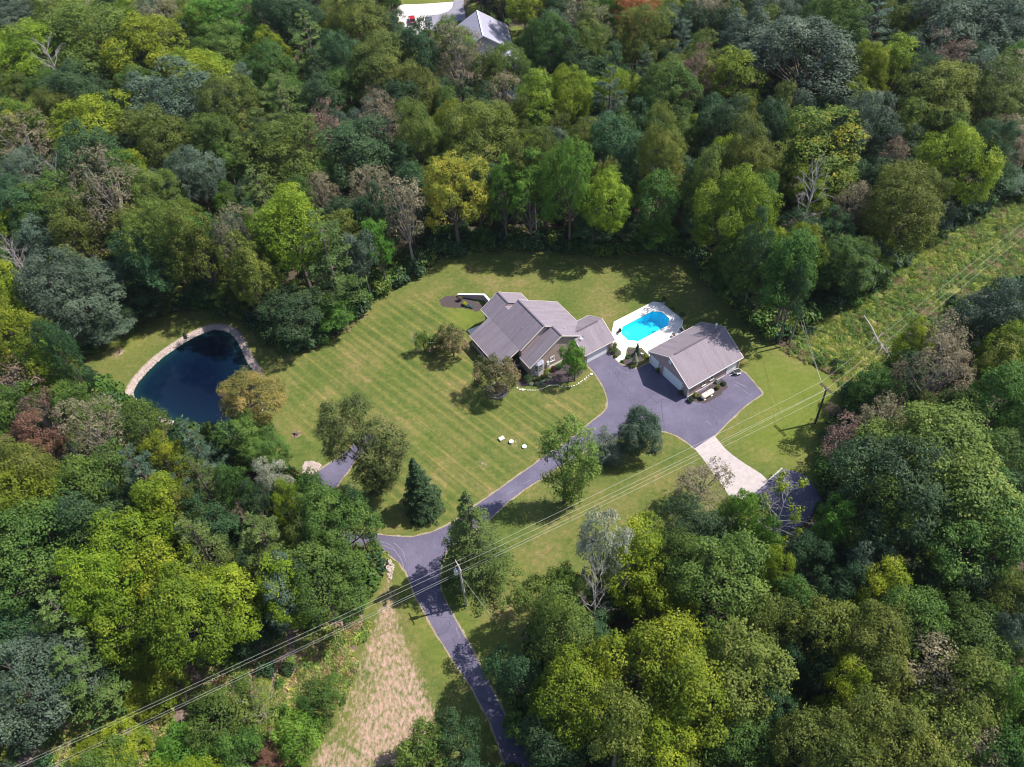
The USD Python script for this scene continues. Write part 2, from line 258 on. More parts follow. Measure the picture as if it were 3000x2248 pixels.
MEADOW = smooth_poly(gnd('O', [(1690,730),(1755,705),(1820,655),(1890,612),(1980,540),(2070,478),(2240,400),(2300,420),(2300,560),(2230,620),(2120,650),(2020,700),(1975,760),(1950,800),(1900,850),(1870,880),(1840,840),(1790,800)]), 2)
BRUSH = smooth_poly(gnd('O', [(-60,1640),(120,1560),(300,1480),(450,1410),(600,1350),(740,1310),(800,1320),(770,1430),(715,1540),(640,1640),(560,1720),(-60,1740)]), 2)
DRY = smooth_poly(gnd('O', [(838,1195),(792,1330),(750,1440),(708,1540),(655,1640),(620,1720),(800,1720),(900,1660),(955,1580),(945,1500),(905,1400),(868,1300),(862,1230)]), 2)

_o = [(3.5, 2.31), (4.82, .99), (4.82, -.99), (3.5, -2.31), (-3.5, -2.31), (-4.82, -.99), (-4.82, .99), (-3.5, 2.31)]
PIT = Polygon([uv(73.85 + x, 79.11 + y) for x, y in _o]).buffer(.15)
g_all = Polygon([(-1500, -900), (1500, -900), (1500, 2200), (-1500, 2200)]).difference(BANK.buffer(-.15)).difference(PIT)
solo('ground', flat(g_all, 0.0), 'forest_floor', kind='structure')

def grid_sheet(poly, step, z, edge=1.0, seed=3, hole=None):
    x0, y0, x1, y1 = poly.bounds; y0 = max(y0, 5)
    nx, ny = int((x1 - x0) / step) + 2, int((y1 - y0) / step) + 2
    X, Y = np.meshgrid(x0 + np.arange(nx) * step, y0 + np.arange(ny) * step)
    xy = np.column_stack([X.ravel(), Y.ravel()])
    q = xy + edge * 2 * (np.column_stack([meshkit.fbm(np.column_stack([xy * .8, np.zeros(len(xy))]), 3, seed), meshkit.fbm(np.column_stack([xy * .8, np.ones(len(xy)) * 9]), 3, seed + 5)]) - .5) * 2
    ok = inside(poly, q)
    if hole is not None: ok &= ~inside(hole, xy)
    i = (np.arange(ny - 1)[:, None] * nx + np.arange(nx - 1)).ravel()
    quads = np.column_stack([i, i + 1, i + 1 + nx, i + nx])
    quads = quads[ok[quads].all(1)]
    u, inv = np.unique(quads, return_inverse=True)
    q4 = inv.reshape(quads.shape)
    V = np.column_stack([xy[u], np.full(len(u), z)])
    return trimesh.Trimesh(V, np.vstack([q4[:, [0, 1, 2]], q4[:, [0, 2, 3]]]), process=False)

LAWN = unary_union([LAWN, DRY.buffer(1.2)])
lawn = grid_sheet(LAWN, .4, .006, .7, hole=unary_union([BANK.buffer(-.35), PIT.buffer(.5)]))
P2d = shapely.points(lawn.vertices[:, :2])
def falloff(poly, width): 
    d = shapely.distance(poly, P2d); i = shapely.contains(poly, P2d); di = shapely.distance(poly.boundary, P2d)
    return np.clip(.5 + np.where(i, di, -d) / width, 0, 1)
def spot(reg, x, y, r):
    c = np.array(gnd(reg, [(x, y)])[0]); return np.exp(-((lawn.vertices[:, :2] - c) ** 2).sum(1) / (r * r))
dry = falloff(DRY, 4.0) * (.33 + .27 * meshkit.fbm(np.column_stack([lawn.vertices[:, :2] * .16, np.zeros(len(lawn.vertices))]), 3, 12))
dry += .42 * spot('S', 650, 1150, 2.2) + .38 * spot('S', 1150, 830, 2.6) + .30 * spot('S', 250, 380, 2.0) + .5 * spot('L', 720, 690, 2.6) + .45 * spot('O', 1150, 1640, 1.0) + .4 * spot('C', 1740, 250, 3.) + .32 * spot('B', 60, 1120, 6.) + .5 * spot('D', 2000, 1170, 3.5)
dry += .2 * spot('O', 1440, 1090, 7.) + .3 * spot('O', 1300, 1160, 5.) + .24 * spot('Z', 1000, 60, 7.) + .28 * spot('Z', 1900, 450, 5.) + .25 * spot('G', 2080, 60, 3.)
dry += .14 * spot('G', 1650, 300, 8.) + .10 * spot('G', 1330, 430, 6.) + .08 * spot('G', 1780, 230, 5.) + .20 * spot('O', 900, 660, 5.)
dry = np.minimum(dry, .50)
stripes = falloff(smooth_poly(gnd('O', [(560,760),(700,720),(900,620),(1030,690),(1060,800),(1100,860),(1290,850),(1270,920),(1060,1080),(900,1150),(760,1000),(640,960),(610,800)]), 2), 4.0)
lush = .68 * falloff(smooth_poly(gnd('O', [(1600,770),(1700,770),(1790,800),(1850,850),(1800,960),(1700,1010),(1580,960),(1640,880)]), 2), 8.0)
lush = np.maximum(lush, .8 * falloff(smooth_poly(gnd('G', [(620,850),(760,800),(960,740),(1010,720),(880,830),(720,900)]), 2), 3.0))
lush = np.maximum(lush, np.maximum(.8 * spot('H', 130, 480, 3.5), .5 * spot('L', 780, 640, 3.)))
lush = np.maximum(lush, .55 * falloff(smooth_poly(gnd('G', [(440,750),(500,880),(560,1010),(700,1250),(640,1250),(500,1000),(420,830)]), 2), 2.0))
lush = np.maximum(lush, .45 * falloff(smooth_poly(gnd('G', [(650,900),(800,1000),(900,1050),(900,1300),(800,1150)]), 2), 4.0))
part('/World', 'lawn', lawn, 'lawn', attrs={'tone': np.column_stack([dry, stripes, lush])})
tag(stage.GetPrimAtPath('/World/lawn'), kind='structure')
for P in (FARLAWN, FARLAWN2, FARLAWN3, FARLAWN4):
    m = grid_sheet(P, .8, .006, .5)
    t = np.zeros((len(m.vertices), 3)); t[:, 2] = .35; t[:, 0] = .2 if P is FARLAWN else 0
    tag(stage.GetPrimAtPath(part('/World', 'lawn', m, 'lawn', attrs={'tone': t})), kind='structure')
tag(stage.GetPrimAtPath(part('/World', 'meadow', grid_sheet(MEADOW, .6, .010, 1.5), 'meadow')), kind='structure')
tag(stage.GetPrimAtPath(part('/World', 'brush_strip', grid_sheet(BRUSH, .6, .010, 1.5), 'brush_soil')), kind='structure')

# pond: bank, dyed water, stones
def ring_strip(poly, offs, zs, n=260):
    V = []
    for o, z in zip(offs, zs):
        r = poly.buffer(o).exterior
        base = np.array([poly.exterior.interpolate(k / n, normalized=True).coords[0] for k in range(n)])
        ln = [r.interpolate(r.project(Point(b))).coords[0] for b in base]
        V.append(np.column_stack([np.array(ln), np.full(n, z)]))
    V = np.vstack(V); F = []
    for i in range(len(offs) - 1):
        a = i * n + np.arange(n); b = i * n + (np.arange(n) + 1) % n
        F += np.column_stack([a, b, b + n]).tolist() + np.column_stack([a, b + n, a + n]).tolist()
    m = trimesh.Trimesh(V, F, process=False)
    nz = np.cross(V[m.faces[:, 1]] - V[m.faces[:, 0]], V[m.faces[:, 2]] - V[m.faces[:, 0]])[:, 2]
    if nz.sum() < 0: m.faces = m.faces[:, ::-1]
    return m
solo('pond_bank', ring_strip(POND, [1.12, .85, .3, -.5, -2.0], [.02, -.02, -.30, -.62, -1.3]), 'bank_soil', kind='structure', smooth=True)
w = grid_sheet(POND.buffer(.25), .5, -.42, 0.)
dp = np.clip(shapely.distance(POND.exterior, shapely.points(w.vertices[:, :2])) / 7.0, 0, 1)
wp = part('/World', 'pond_water', w, 'pond_water', attrs={'depth': dp}); tag(stage.GetPrimAtPath(wp), kind='structure')

def instancer(name, protos, pos, idx, yaw, scale, label, cat, tilt=None):
    p = '/World/' + numbered('/World', name)
    pi = UsdGeom.PointInstancer.Define(stage, p)
    rel = pi.CreatePrototypesRel()
    UsdGeom.Scope.Define(stage, p + '/kinds')
    for k, (m, mat, at_) in enumerate(protos):
        q = part(p + '/kinds', name + '_piece', m, mat, attrs=at_); rel.AddTarget(q)
    pi.CreatePositionsAttr(Vt.Vec3fArray.FromNumpy(np.asarray(pos, np.float32)))
    pi.CreateProtoIndicesAttr(Vt.IntArray.FromNumpy(np.asarray(idx, np.int32)))
    q = np.column_stack([np.cos(np.asarray(yaw) / 2), np.zeros((len(yaw), 2)), np.sin(np.asarray(yaw) / 2)])
    pi.CreateOrientationsAttr(Vt.QuathArray([Gf.Quath(float(a), float(b), float(c), float(d)) for a, b, c, d in q]))
    s = np.asarray(scale, np.float32); s = np.column_stack([s, s, s]) if s.ndim == 1 else s
    pi.CreateScalesAttr(Vt.Vec3fArray.FromNumpy(s.astype(np.float32)))
    tag(pi.GetPrim(), label, cat, kind='stuff'); return p
def rock_mesh(seed, flat_=.7):
    m = trimesh.creation.icosphere(subdivisions=1, radius=.5); r = np.random.default_rng(seed)
    m.vertices = m.vertices * (1 + r.uniform(-.25, .25, (len(m.vertices), 1))) * np.array([1, r.uniform(.7, 1.), flat_]); return m
n = 4600; L = POND.exterior.length
base = [POND.exterior.interpolate(t) for t in rng.uniform(0, L, n)]
ctr = np.array(POND.centroid.coords[0]); pts = []
for b in base:
    v = np.array(b.coords[0]); o = rng.uniform(-.25, .85)
    e = v - ctr; e /= np.linalg.norm(e); q = v + e * o
    pts.append((*q, np.interp(o, [-.5, .3, 1.1, 1.5], [-.62, -.30, -.02, .02]) + .03))
instancer('pond_edge_rocks', [(rock_mesh(s), 'rock_tan', None) for s in range(4)], pts, rng.integers(0, 4, n), rng.uniform(0, 6.28, n), rng.uniform(.15, .34, n), 'band of small tan stones ringing the dark pond', 'stones')
pr = smooth_poly(gnd('C', [(1385,1115),(1440,1112),(1495,1128),(1470,1165),(1420,1205),(1380,1215)]), 1)
x0, y0, x1, y1 = pr.bounds; q = rng.uniform((x0, y0), (x1, y1), (900, 2)); q = q[inside(pr, q)]
solo('rock_bed', flat(pr, .014), 'bare_soil', kind='structure')
instancer('rock_pile', [(rock_mesh(s + 9), 'rock_tan', None) for s in range(3)], np.column_stack([q, np.full(len(q), .06)]), rng.integers(0, 3, len(q)), rng.uniform(0, 6, len(q)), rng.uniform(.2, .42, len(q)), 'patch of pale stones beside the asphalt spur near the pond', 'stones')
pr = smooth_poly(gnd('G', [(340,690),(375,690),(400,715),(400,760),(385,800),(365,745)]), 1)
x0, y0, x1, y1 = pr.bounds; q = rng.uniform((x0, y0), (x1, y1), (260, 2)); q = q[inside(pr, q)]
instancer('roadside_rocks', [(rock_mesh(s + 19), 'rock_tan', None) for s in range(3)], np.column_stack([q, np.full(len(q), .06)]), rng.integers(0, 3, len(q)), rng.uniform(0, 6, len(q)), rng.uniform(.18, .38, len(q)), 'scatter of tan stones at the driveway bend by the trees', 'stones')

# ---------------------------------------------------------------- driveway, pads
drv = gnd('G', [(925,1665),(850,1450),(770,1300),(690,1180),(600,1040),(540,930),(500,860),(460,752),(430,712),(385,676),(345,648),(250,630),(150,640),(150,570),(250,575),(330,580),(400,588),(480,592),(560,575),(625,550),(690,515),(760,460),(850,398),(960,320),(1110,213),(1200,150),(1280,95)]) + \
      gnd('Z', [(920,1000),(960,965),(1030,915),(1060,875),(1066,840),(1055,790),(1028,720),(980,650),(940,605)]) + [tuple(uv(59.7, 78.0)), tuple(uv(64.6, 78.0))] + \
      gnd('Z', [(1092,545),(1130,583),(1170,603),(1215,616),(1250,622),(1330,585)]) + [tuple(uv(69.2, 71.4)), tuple(uv(69.2, 62.2)), tuple(uv(76.9, 62.2)), tuple(uv(79.9, 62.2))] + \
      gnd('Z', [(1960,655),(2000,700),(2058,772),(2060,786)]) + gnd('G', [(2030,-20),(1960,45),(1888,118),(1795,180),(1755,148),(1715,122),(1660,102),(1600,95),(1540,97),(1440,128),(1300,185),(1160,266),(1080,322),(1000,372),(925,430),(860,490),(760,570),(690,610),(645,655),(620,720),(612,780),(616,835),(635,880),(685,975),(762,1112),(830,1250),(905,1400),(985,1530),(1060,1665)])
DRIVE = Polygon(drv).buffer(0).buffer(.3).buffer(-.3)
SPUR = Polygon(gnd('C', [(1400,1235),(1440,1190),(1510,1145),(1570,1105),(1640,1055),(1700,1000),(1760,950),(1820,990),(1740,1060),(1690,1105),(1650,1165),(1610,1215),(1580,1260),(1480,1330),(1380,1330)])).buffer(0).buffer(.4).buffer(-.4)
def shoulder(poly, w, name='driveway_edge'):
    q = np.array(poly.buffer(w).segmentize(.4).exterior.coords[:-1]) if False else np.array(shapely.segmentize(poly.buffer(w), .4).exterior.coords[:-1])
    q = q + .22 * (np.column_stack([meshkit.fbm(np.column_stack([q * 1.1, np.zeros(len(q))]), 3, 3), meshkit.fbm(np.column_stack([q * 1.1, np.full(len(q), 7.)]), 3, 4)]) - .5) * 2
    solo(name, flat(Polygon(q).buffer(0), .012), 'shoulder', kind='structure')
shoulder(DRIVE, .26); shoulder(SPUR, .24)
dr = thing('driveway', None, None, kind='structure')
part(dr, 'surface', extr(DRIVE, -.05, .032), 'asphalt')
def ribbon(reg, pts, wd, z=.037):
    c = np.array(gnd(reg, pts)); c2 = []
    for a, b in zip(c[:-1], c[1:]):
        k = max(2, int(np.linalg.norm(b - a) / .5)); c2 += [a + (b - a) * t + rng.normal(0, .05, 2) for t in np.linspace(0, 1, k, endpoint=False)]
    c2.append(c[-1]); ls = LineString(c2).buffer(wd / 2, cap_style=2); return flat(ls, z)
for reg, p_ in (('Z', [(1110,640),(1130,690),(1180,740),(1212,782)]), ('Z', [(1128,638),(1136,672)]), ('Z', [(1350,785),(1335,812),(1270,860),(1232,912)]), ('Z', [(1338,806),(1385,842),(1425,818)]), ('Z', [(1408,838),(1418,920),(1426,1000)]), ('Z', [(1720,850),(1770,880)]), ('Z', [(1742,942),(1765,960),(1775,990)]),
                ('G', [(655,980),(665,1000),(640,1030)]), ('G', [(640,1032),(600,1045)]), ('G', [(560,900),(580,960)]), ('G', [(790,1330),(900,1400)]), ('G', [(670,1060),(700,1110)])):
    part(dr, 'crack', ribbon(reg, p_, .075), 'crack_seal')
plain('tyre_mark', (.155, .142, .19), .85, .25, 3.0)
for reg, p_, wd in (('G', [(352,628),(400,650),(432,690),(447,735)], .14), ('G', [(400,618),(440,650),(458,700)], .12), ('G', [(330,610),(370,622),(405,640)], .10), ('Z', [(1890,706),(1925,722),(1965,742)], .14), ('Z', [(1885,722),(1915,738)], .12), ('Z', [(1935,760),(2000,800)], .10), ('Z', [(1120,610),(1160,640),(1200,650)], .10), ('Z', [(1700,960),(1735,985)], .12), ('G', [(690,1010),(705,1060)], .12), ('G', [(755,1190),(775,1230)], .16), ('G', [(1000,345),(1040,325)], .10), ('G', [(920,395),(960,375)], .10)):
    part(dr, 'tyre_mark', ribbon(reg, p_, wd, .036), 'tyre_mark')
ptch = Polygon(gnd('Z', [(1735,905),(1850,805),(1885,850),(1920,840),(1800,945)])).buffer(0)
part(dr, 'patch', flat(ptch, .0345), plain('asphalt_patch', (.078, .070, .118), .85, .2, 3.0))
solo('driveway_spur', extr(SPUR, -.05, .032), 'asphalt', kind='structure')
GRAVEL = Polygon(gnd('E', [(216,181),(300,119),(350,180),(390,215),(440,250),(520,300),(545,325),(560,345),(470,415),(440,420),(380,405),(340,345),(312,310),(285,270),(250,222)])).buffer(0)
gm = flat(GRAVEL.buffer(.5).buffer(-.4), .022); solo('gravel_drive', gm, 'gravel', kind='structure')
PAD2 = Polygon(gnd('E', [(450,414),(530,352),(618,274),(690,290),(742,318),(772,362),(806,412),(760,480),(690,560),(600,590),(520,500)])).buffer(0)
solo('parking_pad', extr(PAD2, -.05, .03), 'asphalt', kind='structure')
tl = LineString(gnd('E', [(448,416),(530,352),(620,272)])).buffer(.11, cap_style=2)
solo('pad_edging', extr(tl, -.02, .075), 'grey_wood', 'straight pale timber edging between gravel drive and lower asphalt pad', 'edging')
fc = Polygon(gnd('Y', [(60,105),(90,75),(150,60),(420,52),(790,25),(785,60),(770,105),(720,150),(600,190),(436,206),(405,390),(395,470),(200,470),(60,300)])).buffer(0)
solo('far_concrete_apron', extr(fc, -.05, .03), 'pale_concrete', kind='structure')
fa = Polygon(gnd('Y', [(443,208),(600,193),(722,153),(774,107),(790,60),(796,-80),(930,-80),(920,60),(935,160),(955,265),(880,310),(700,380),(590,395),(480,412),(410,400)])).buffer(0)
solo('far_driveway', extr(fa, -.05, .027), 'asphalt_far', kind='structure')
cl = Polygon(gnd('Y', [(1540,980),(1600,900),(1680,1000),(1680,1130),(1500,1160),(1200,1230),(1180,1290),(1300,1330),(1750,1330),(1750,1080)])).buffer(0)
solo('far_patio', extr(cl, -.05, .03), 'pale_concrete', kind='structure')

# ================================================================ BUILDINGS
def roof_mesh(pts, plane, t=.14):
    poly = Polygon(pts)
    v, f = trimesh.creation.triangulate_polygon(poly, engine='earcut')
    if np.cross(v[f[0, 1]] - v[f[0, 0]], v[f[0, 2]] - v[f[0, 0]]) < 0: f = f[:, ::-1]
    r = np.array(poly.exterior.coords[:-1]); 
    if not poly.exterior.is_ccw: r = r[::-1]
    zt = np.array([plane(*p) for p in v]); n = len(v)
    V = [np.column_stack([v, zt]), np.column_stack([v, zt - t])]; F = [f, f[:, ::-1] + n]
    rz = np.array([plane(*p) for p in r]); k = len(r)
    V += [np.column_stack([r, rz]), np.column_stack([r, rz - t])]; a = 2 * n + np.arange(k); b = 2 * n + (np.arange(k) + 1) % k
    F += [np.column_stack([a, b + k, b]), np.column_stack([a, a + k, b + k])]
    return trimesh.Trimesh(np.vstack(V), np.vstack(F), process=False)
def profile_v(prof, v0, v1):       # (u, z) profile extruded along v
    m = trimesh.creation.extrude_polygon(Polygon(prof), v1 - v0, engine='earcut')
    V = m.vertices.copy(); m.vertices = np.column_stack([V[:, 0], v0 + V[:, 2], V[:, 1]]); m.faces = m.faces[:, ::-1]; return m
def profile_u(prof, u0, u1):       # (v, z) profile extruded along u
    m = trimesh.creation.extrude_polygon(Polygon(prof), u1 - u0, engine='earcut')
    V = m.vertices.copy(); m.vertices = np.column_stack([u0 + V[:, 2], V[:, 0], V[:, 1]]); return m
def beam(p, q, w, h, drop=0.):     # board whose top edge runs from p to q
    p, q = np.array(p, float), np.array(q, float); d = q - p; L = np.linalg.norm(d); d /= L
    s = np.cross(d, [0, 0, 1.]); s /= np.linalg.norm(s); n = np.cross(s, d)
    b = trimesh.creation.box((L, w, h)); T = np.eye(4); T[:3, 0], T[:3, 1], T[:3, 2] = d, s, n; T[:3, 3] = (p + q) / 2 - n * (h / 2 + drop); b.apply_transform(T); return b
def facing(axis, val, sgn):
    # box on a wall: axis 'u' or 'v', wall coordinate val, outward sign
    def f(a0, a1, z0, z1, d0, d1):
        c0, c1 = sorted((val + sgn * d0, val + sgn * d1))
        return box(c0, a0, z0, c1, a1, z1) if axis == 'u' else box(a0, c0, z0, a1, c1, z1)
    return f
def window(par, F, a0, a1, z0, z1, bars=1, lab=None):
    fr = part(par, 'window', cat_([F(a0, a0 + .07, z0, z1, .003, .07), F(a1 - .07, a1, z0, z1, .003, .07), F(a0 + .07, a1 - .07, z1 - .07, z1, .003, .07), F(a0 + .07, a1 - .07, z0, z0 + .07, .003, .07)] +
              [F(a0 + .07, a1 - .07, z0 + (z1 - z0) * k / (bars + 1) - .02, z0 + (z1 - z0) * k / (bars + 1) + .02, .012, .055) for k in range(1, bars + 1)]), 'white_paint', label=lab)
    part(fr, 'pane', F(a0 + .07, a1 - .07, z0 + .07, z1 - .07, .006, .02), 'dark_glass')
    part(fr, 'sill', F(a0 - .06, a1 + .06, z0 - .06, z0 - .002, .003, .12), 'white_paint')
def garage_door(par, F, a0, a1, z1, rows=4, name='garage_door', lab=None):
    d = part(par, name, cat_([F(a0 - .12, a0, 0.04, z1 + .12, .004, .05), F(a1, a1 + .12, 0.04, z1 + .12, .004, .05), F(a0, a1, z1, z1 + .12, .004, .05)]), 'cream_trim', label=lab)
    for k in range(rows):
        part(d, 'door_panel', F(a0 + .01, a1 - .01, .05 + (z1 - .05) * k / rows + .012, .05 + (z1 - .05) * (k + 1) / rows - .012, .006, .035), 'bright_door')

# ---------------- house
HU, HV = 55.0, 86.0
o = uv(HU, HV)
hs = thing('house', 'large tan house with purple-grey shingled gables and attached garage wing', 'house', (o[0], o[1], 0), YAW)
l = lambda pts: [(u - HU, v - HV) for u, v in pts]
right = lambda u, v: 7.8 - .6 * (u + HU - 54.5)
left = lambda u, v: 7.8 - .616 * (54.5 - u - HU)
pl = lambda u0, z0, s: (lambda u, v: z0 + s * (u + HU - u0))
def wallp(name, prof, v0, v1, mat='siding', lab=None): part(hs, 'wall', profile_v([(u - HU, z) for u, z in prof], v0 - HV, v1 - HV), mat, label=lab)
wallp('w', [(49.8, -.1), (60.15, -.1), (60.15, 4.15), (56.15, 6.55), (49.8, 2.82)], 80.95, 84.2, lab='front gable wall with bay window')
wallp('w', [(49.85, -.1), (62.5, -.1), (62.5, 2.75), (54.5, 7.55), (49.85, 4.7)], 83.9, 91.42, lab='main block wall')
wallp('w', [(49.80, -.1), (57.7, -.1), (57.7, 3.85), (52.4, 6.25), (49.80, 4.68)], 91.3, 93.0, lab='low link wall')
wallp('w', [(49.82, -.1), (57.6, -.1), (57.6, 3.95), (53.1, 6.65), (49.82, 4.66)], 92.98, 96.2, lab='rear block wall')
part(hs, 'wall', profile_u([(77.95 - HV, -.1), (85.2 - HV, -.1), (85.2 - HV, 2.5), (81.55 - HV, 4.62), (77.95 - HV, 2.5)], 59.2 - HU, 65.3 - HU), 'siding', label='garage wing wall')
part(hs, 'roof_slope', roof_mesh(l([(54.5, 83.55), (54.5, 91.72), (49.45, 91.72), (49.45, 83.55)]), left), 'shingle_house', label='main roof slope facing the pond')
part(hs, 'roof_slope', roof_mesh(l([(54.5, 83.55), (56.15, 83.55), (56.15, 80.66), (60.25, 80.66), (60.25, 82.25), (62.85, 85.02), (62.85, 91.72), (54.5, 91.72)]), right), 'shingle_house', label='sunlit main roof slope')
part(hs, 'roof_slope', roof_mesh(l([(56.15, 80.66), (56.15, 83.88), (49.4, 83.88), (49.4, 80.66)]), pl(56.15, 6.81, .594)), 'shingle_house', label='front gable slope')
part(hs, 'roof_slope', roof_mesh(l([(49.445, 83.95), (49.445, 93.9), (45.1, 93.95), (45.1, 84.0)]), pl(49.45, 4.70, .485)), 'shingle_house', label='porch roof')
part(hs, 'roof_slope', roof_mesh(l([(52.4, 91.725), (52.4, 92.945), (49.4, 92.945), (49.4, 91.725)]), left), 'shingle_house')
part(hs, 'roof_slope', roof_mesh(l([(52.4, 91.725), (58.0, 91.725), (58.0, 92.945), (52.4, 92.945)]), pl(52.4, 6.50, -.44)), 'shingle_house')
part(hs, 'roof_slope', roof_mesh(l([(53.1, 92.95), (53.1, 96.5), (49.35, 96.55), (49.35, 92.95)]), pl(53.1, 6.94, .616)), 'shingle_house', label='rear block slope facing the pond')
part(hs, 'roof_slope', roof_mesh(l([(53.1, 92.95), (58.05, 92.95), (58.05, 96.55), (53.1, 96.5)]), pl(53.1, 6.94, -.6)), 'shingle_house', label='sunlit rear block slope')
gz = lambda u, v: 4.8 - .565 * abs(v + HV - 81.55)
part(hs, 'roof_slope', roof_mesh(l([(58.9, 77.62), (65.6, 77.62), (65.6, 81.55), (58.9, 81.55)]), gz), 'shingle_barn', label='garage wing slope above the garage door')
part(hs, 'roof_slope', roof_mesh(l([(59.4, 81.55), (65.6, 81.55), (65.6, 85.5), (62.9, 85.5)]), gz), 'shingle_barn', label='garage wing slope facing the lawn')
part(hs, 'ridge_vent', beam((60.1 - HU, 0 + 81.55 - HV, 4.88), (64.6 - HU, 81.55 - HV, 4.88), .3, .09), 'shingle_ridge')
def ridge(a, b, z): part(hs, 'ridge_cap', beam((a[0] - HU, a[1] - HV, z + .045), (b[0] - HU, b[1] - HV, z + .045), .26, .07), 'shingle_ridge')
ridge((54.5, 83.5), (54.5, 91.75), 7.8); ridge((56.15, 80.62), (56.15, 83.5), 6.81); ridge((53.1, 92.95), (53.1, 96.5), 6.94)
def fascia(a, za, b, zb): part(hs, 'fascia', beam((a[0] - HU, a[1] - HV, za), (b[0] - HU, b[1] - HV, zb), .045, .2), 'cream_trim')
fascia((45.07, 84.0), 2.59, (45.07, 93.95), 2.59); fascia((49.36, 80.66), 2.80, (49.36, 83.88), 2.80)
fascia((49.40, 80.63), 2.80, (56.15, 80.63), 6.82); fascia((56.15, 80.63), 6.82, (60.25, 80.63), 4.36)
fascia((49.45, 83.52), 4.69, (54.5, 83.52), 7.81); fascia((54.5, 83.52), 7.81, (56.1, 83.52), 6.85)
fascia((45.1, 83.97), 2.59, (49.45, 83.92), 4.70); fascia((62.88, 85.45), 2.79, (62.88, 91.72), 2.79); fascia((54.5, 91.75), 7.81, (62.85, 91.75), 2.80)
fascia((49.32, 92.95), 4.62, (49.32, 96.55), 4.62); fascia((49.35, 96.58), 4.62, (53.1, 96.53), 6.95); fascia((53.1, 96.53), 6.95, (58.05, 96.58), 3.98); fascia((58.08, 92.95), 3.97, (58.08, 96.55), 3.97)
fascia((58.9, 77.6), 2.57, (65.6, 77.6), 2.57); fascia((65.63, 77.62), 2.58, (65.63, 81.55), 4.81); fascia((65.63, 81.55), 4.81, (65.63, 85.5), 2.58); fascia((62.9, 85.53), 2.56, (65.6, 85.53), 2.56)
fascia((58.87, 77.62), 2.58, (58.87, 80.6), 4.27)
Ff = facing('v', 80.95 - HV, -1)
window(hs, Ff, 53.85 - HU, 54.75 - HU, 1.4, 2.5, 2, 'front wall window right of the bay')
part(hs, 'meter_box', cat_([Ff(53.12 - HU, 53.55 - HU, .35, 1.85, .004, .22)]), 'white_paint', label='white meter box on front wall')
part(hs, 'meter_box', cat_([Ff(53.25 - HU, 53.45 - HU, .7, 1.15, .224, .28)]), 'galvanised', label='grey meter on the white box')
part(hs, 'foundation', cat_([Ff(49.8 - HU, 50.45 - HU, -.05, .35, .003, .05), Ff(52.45 - HU, 60.1 - HU, -.05, .35, .003, .05)]), 'concrete')
# bay window: three faces under a little hipped roof
bu0, bu1, bv = 50.55 - HU, 52.35 - HU, 80.95 - HV
bp = [(bu0, bv), (bu0 + .38, bv - .62), (bu1 - .38, bv - .62), (bu1, bv)]
bay = part(hs, 'bay_window', extr(Polygon(bp), 0, 2.75), 'cream_trim', label='white bay window with small hipped roof')
apex = [(bu0 + .5, bv - .02, 3.3), (bu1 - .5, bv - .02, 3.3)]
ev = [(bu0 - .12, bv - .02, 2.77), (bu0 + .3, bv - .78, 2.77), (bu1 - .3, bv - .78, 2.77), (bu1 + .12, bv - .02, 2.77)]
part(bay, 'bay_roof', trimesh.convex.convex_hull(np.array(apex + ev + [(x, y, z - .06) for x, y, z in ev])), 'shingle_far')
def seg_pane(p, q, z0, z1, name='pane', mat='dark_glass', off=.012, th=.02):
    p, q = np.array(p), np.array(q); d = (q - p) / np.linalg.norm(q - p); n = np.array([d[1], -d[0]])
    a, b = p + n * off, q + n * off
    poly = Polygon([a, b, b + n * th, a + n * th]); return extr(poly, z0, z1)
for a, b in ((bp[0], bp[1]), (bp[1], bp[2]), (bp[2], bp[3])):
    a, b = np.array(a), np.array(b); t = .14 / np.linalg.norm(b - a); p0, q0 = a + (b - a) * t, b - (b - a) * t
    part(bay, 'pane', seg_pane(p0, q0, 1.2, 2.5), 'dark_glass')
    part(bay, 'window_bar', cat_([seg_pane(p0, q0, z, z + .05, off=.034) for z in (1.18, 1.63, 2.06, 2.48)] + [seg_pane(p0 + (q0 - p0) * s, p0 + (q0 - p0) * (s + .03), 1.24, 1.62, off=.034) for s in (.48,)]), 'white_paint')
Fg = facing('v', 77.95 - HV, -1); garage_door(hs, Fg, 59.75 - HU, 63.95 - HU, 2.15, lab='white double garage door')
Fe = facing('u', 65.3 - HU, 1); part(hs, 'side_door', cat_([Fe(78.6 - HV, 79.5 - HV, .03, 2.05, .004, .05)]), 'white_paint', label='white side door of the garage wing')
part(hs, 'downspout', box(65.32 - HU, 77.97 - HV, 0, 65.42 - HU, 78.07 - HV, 2.4), 'cream_trim')
Fr = facing('u', 62.5 - HU, 1)
for v in (86.6, 88.4, 90.2): window(hs, Fr, v - HV, v + 1.0 - HV, .9, 2.1, 1)
Fl = facing('u', 49.82 - HU, -1); part(hs, 'downspout', Fl(94.65 - HV, 94.75 - HV, 0, 4.4, .003, .08), 'dark_wood', label='dark downspout on rear block')
window(hs, Fl, 95.1 - HV, 95.9 - HV, 1.4, 2.8, 1)
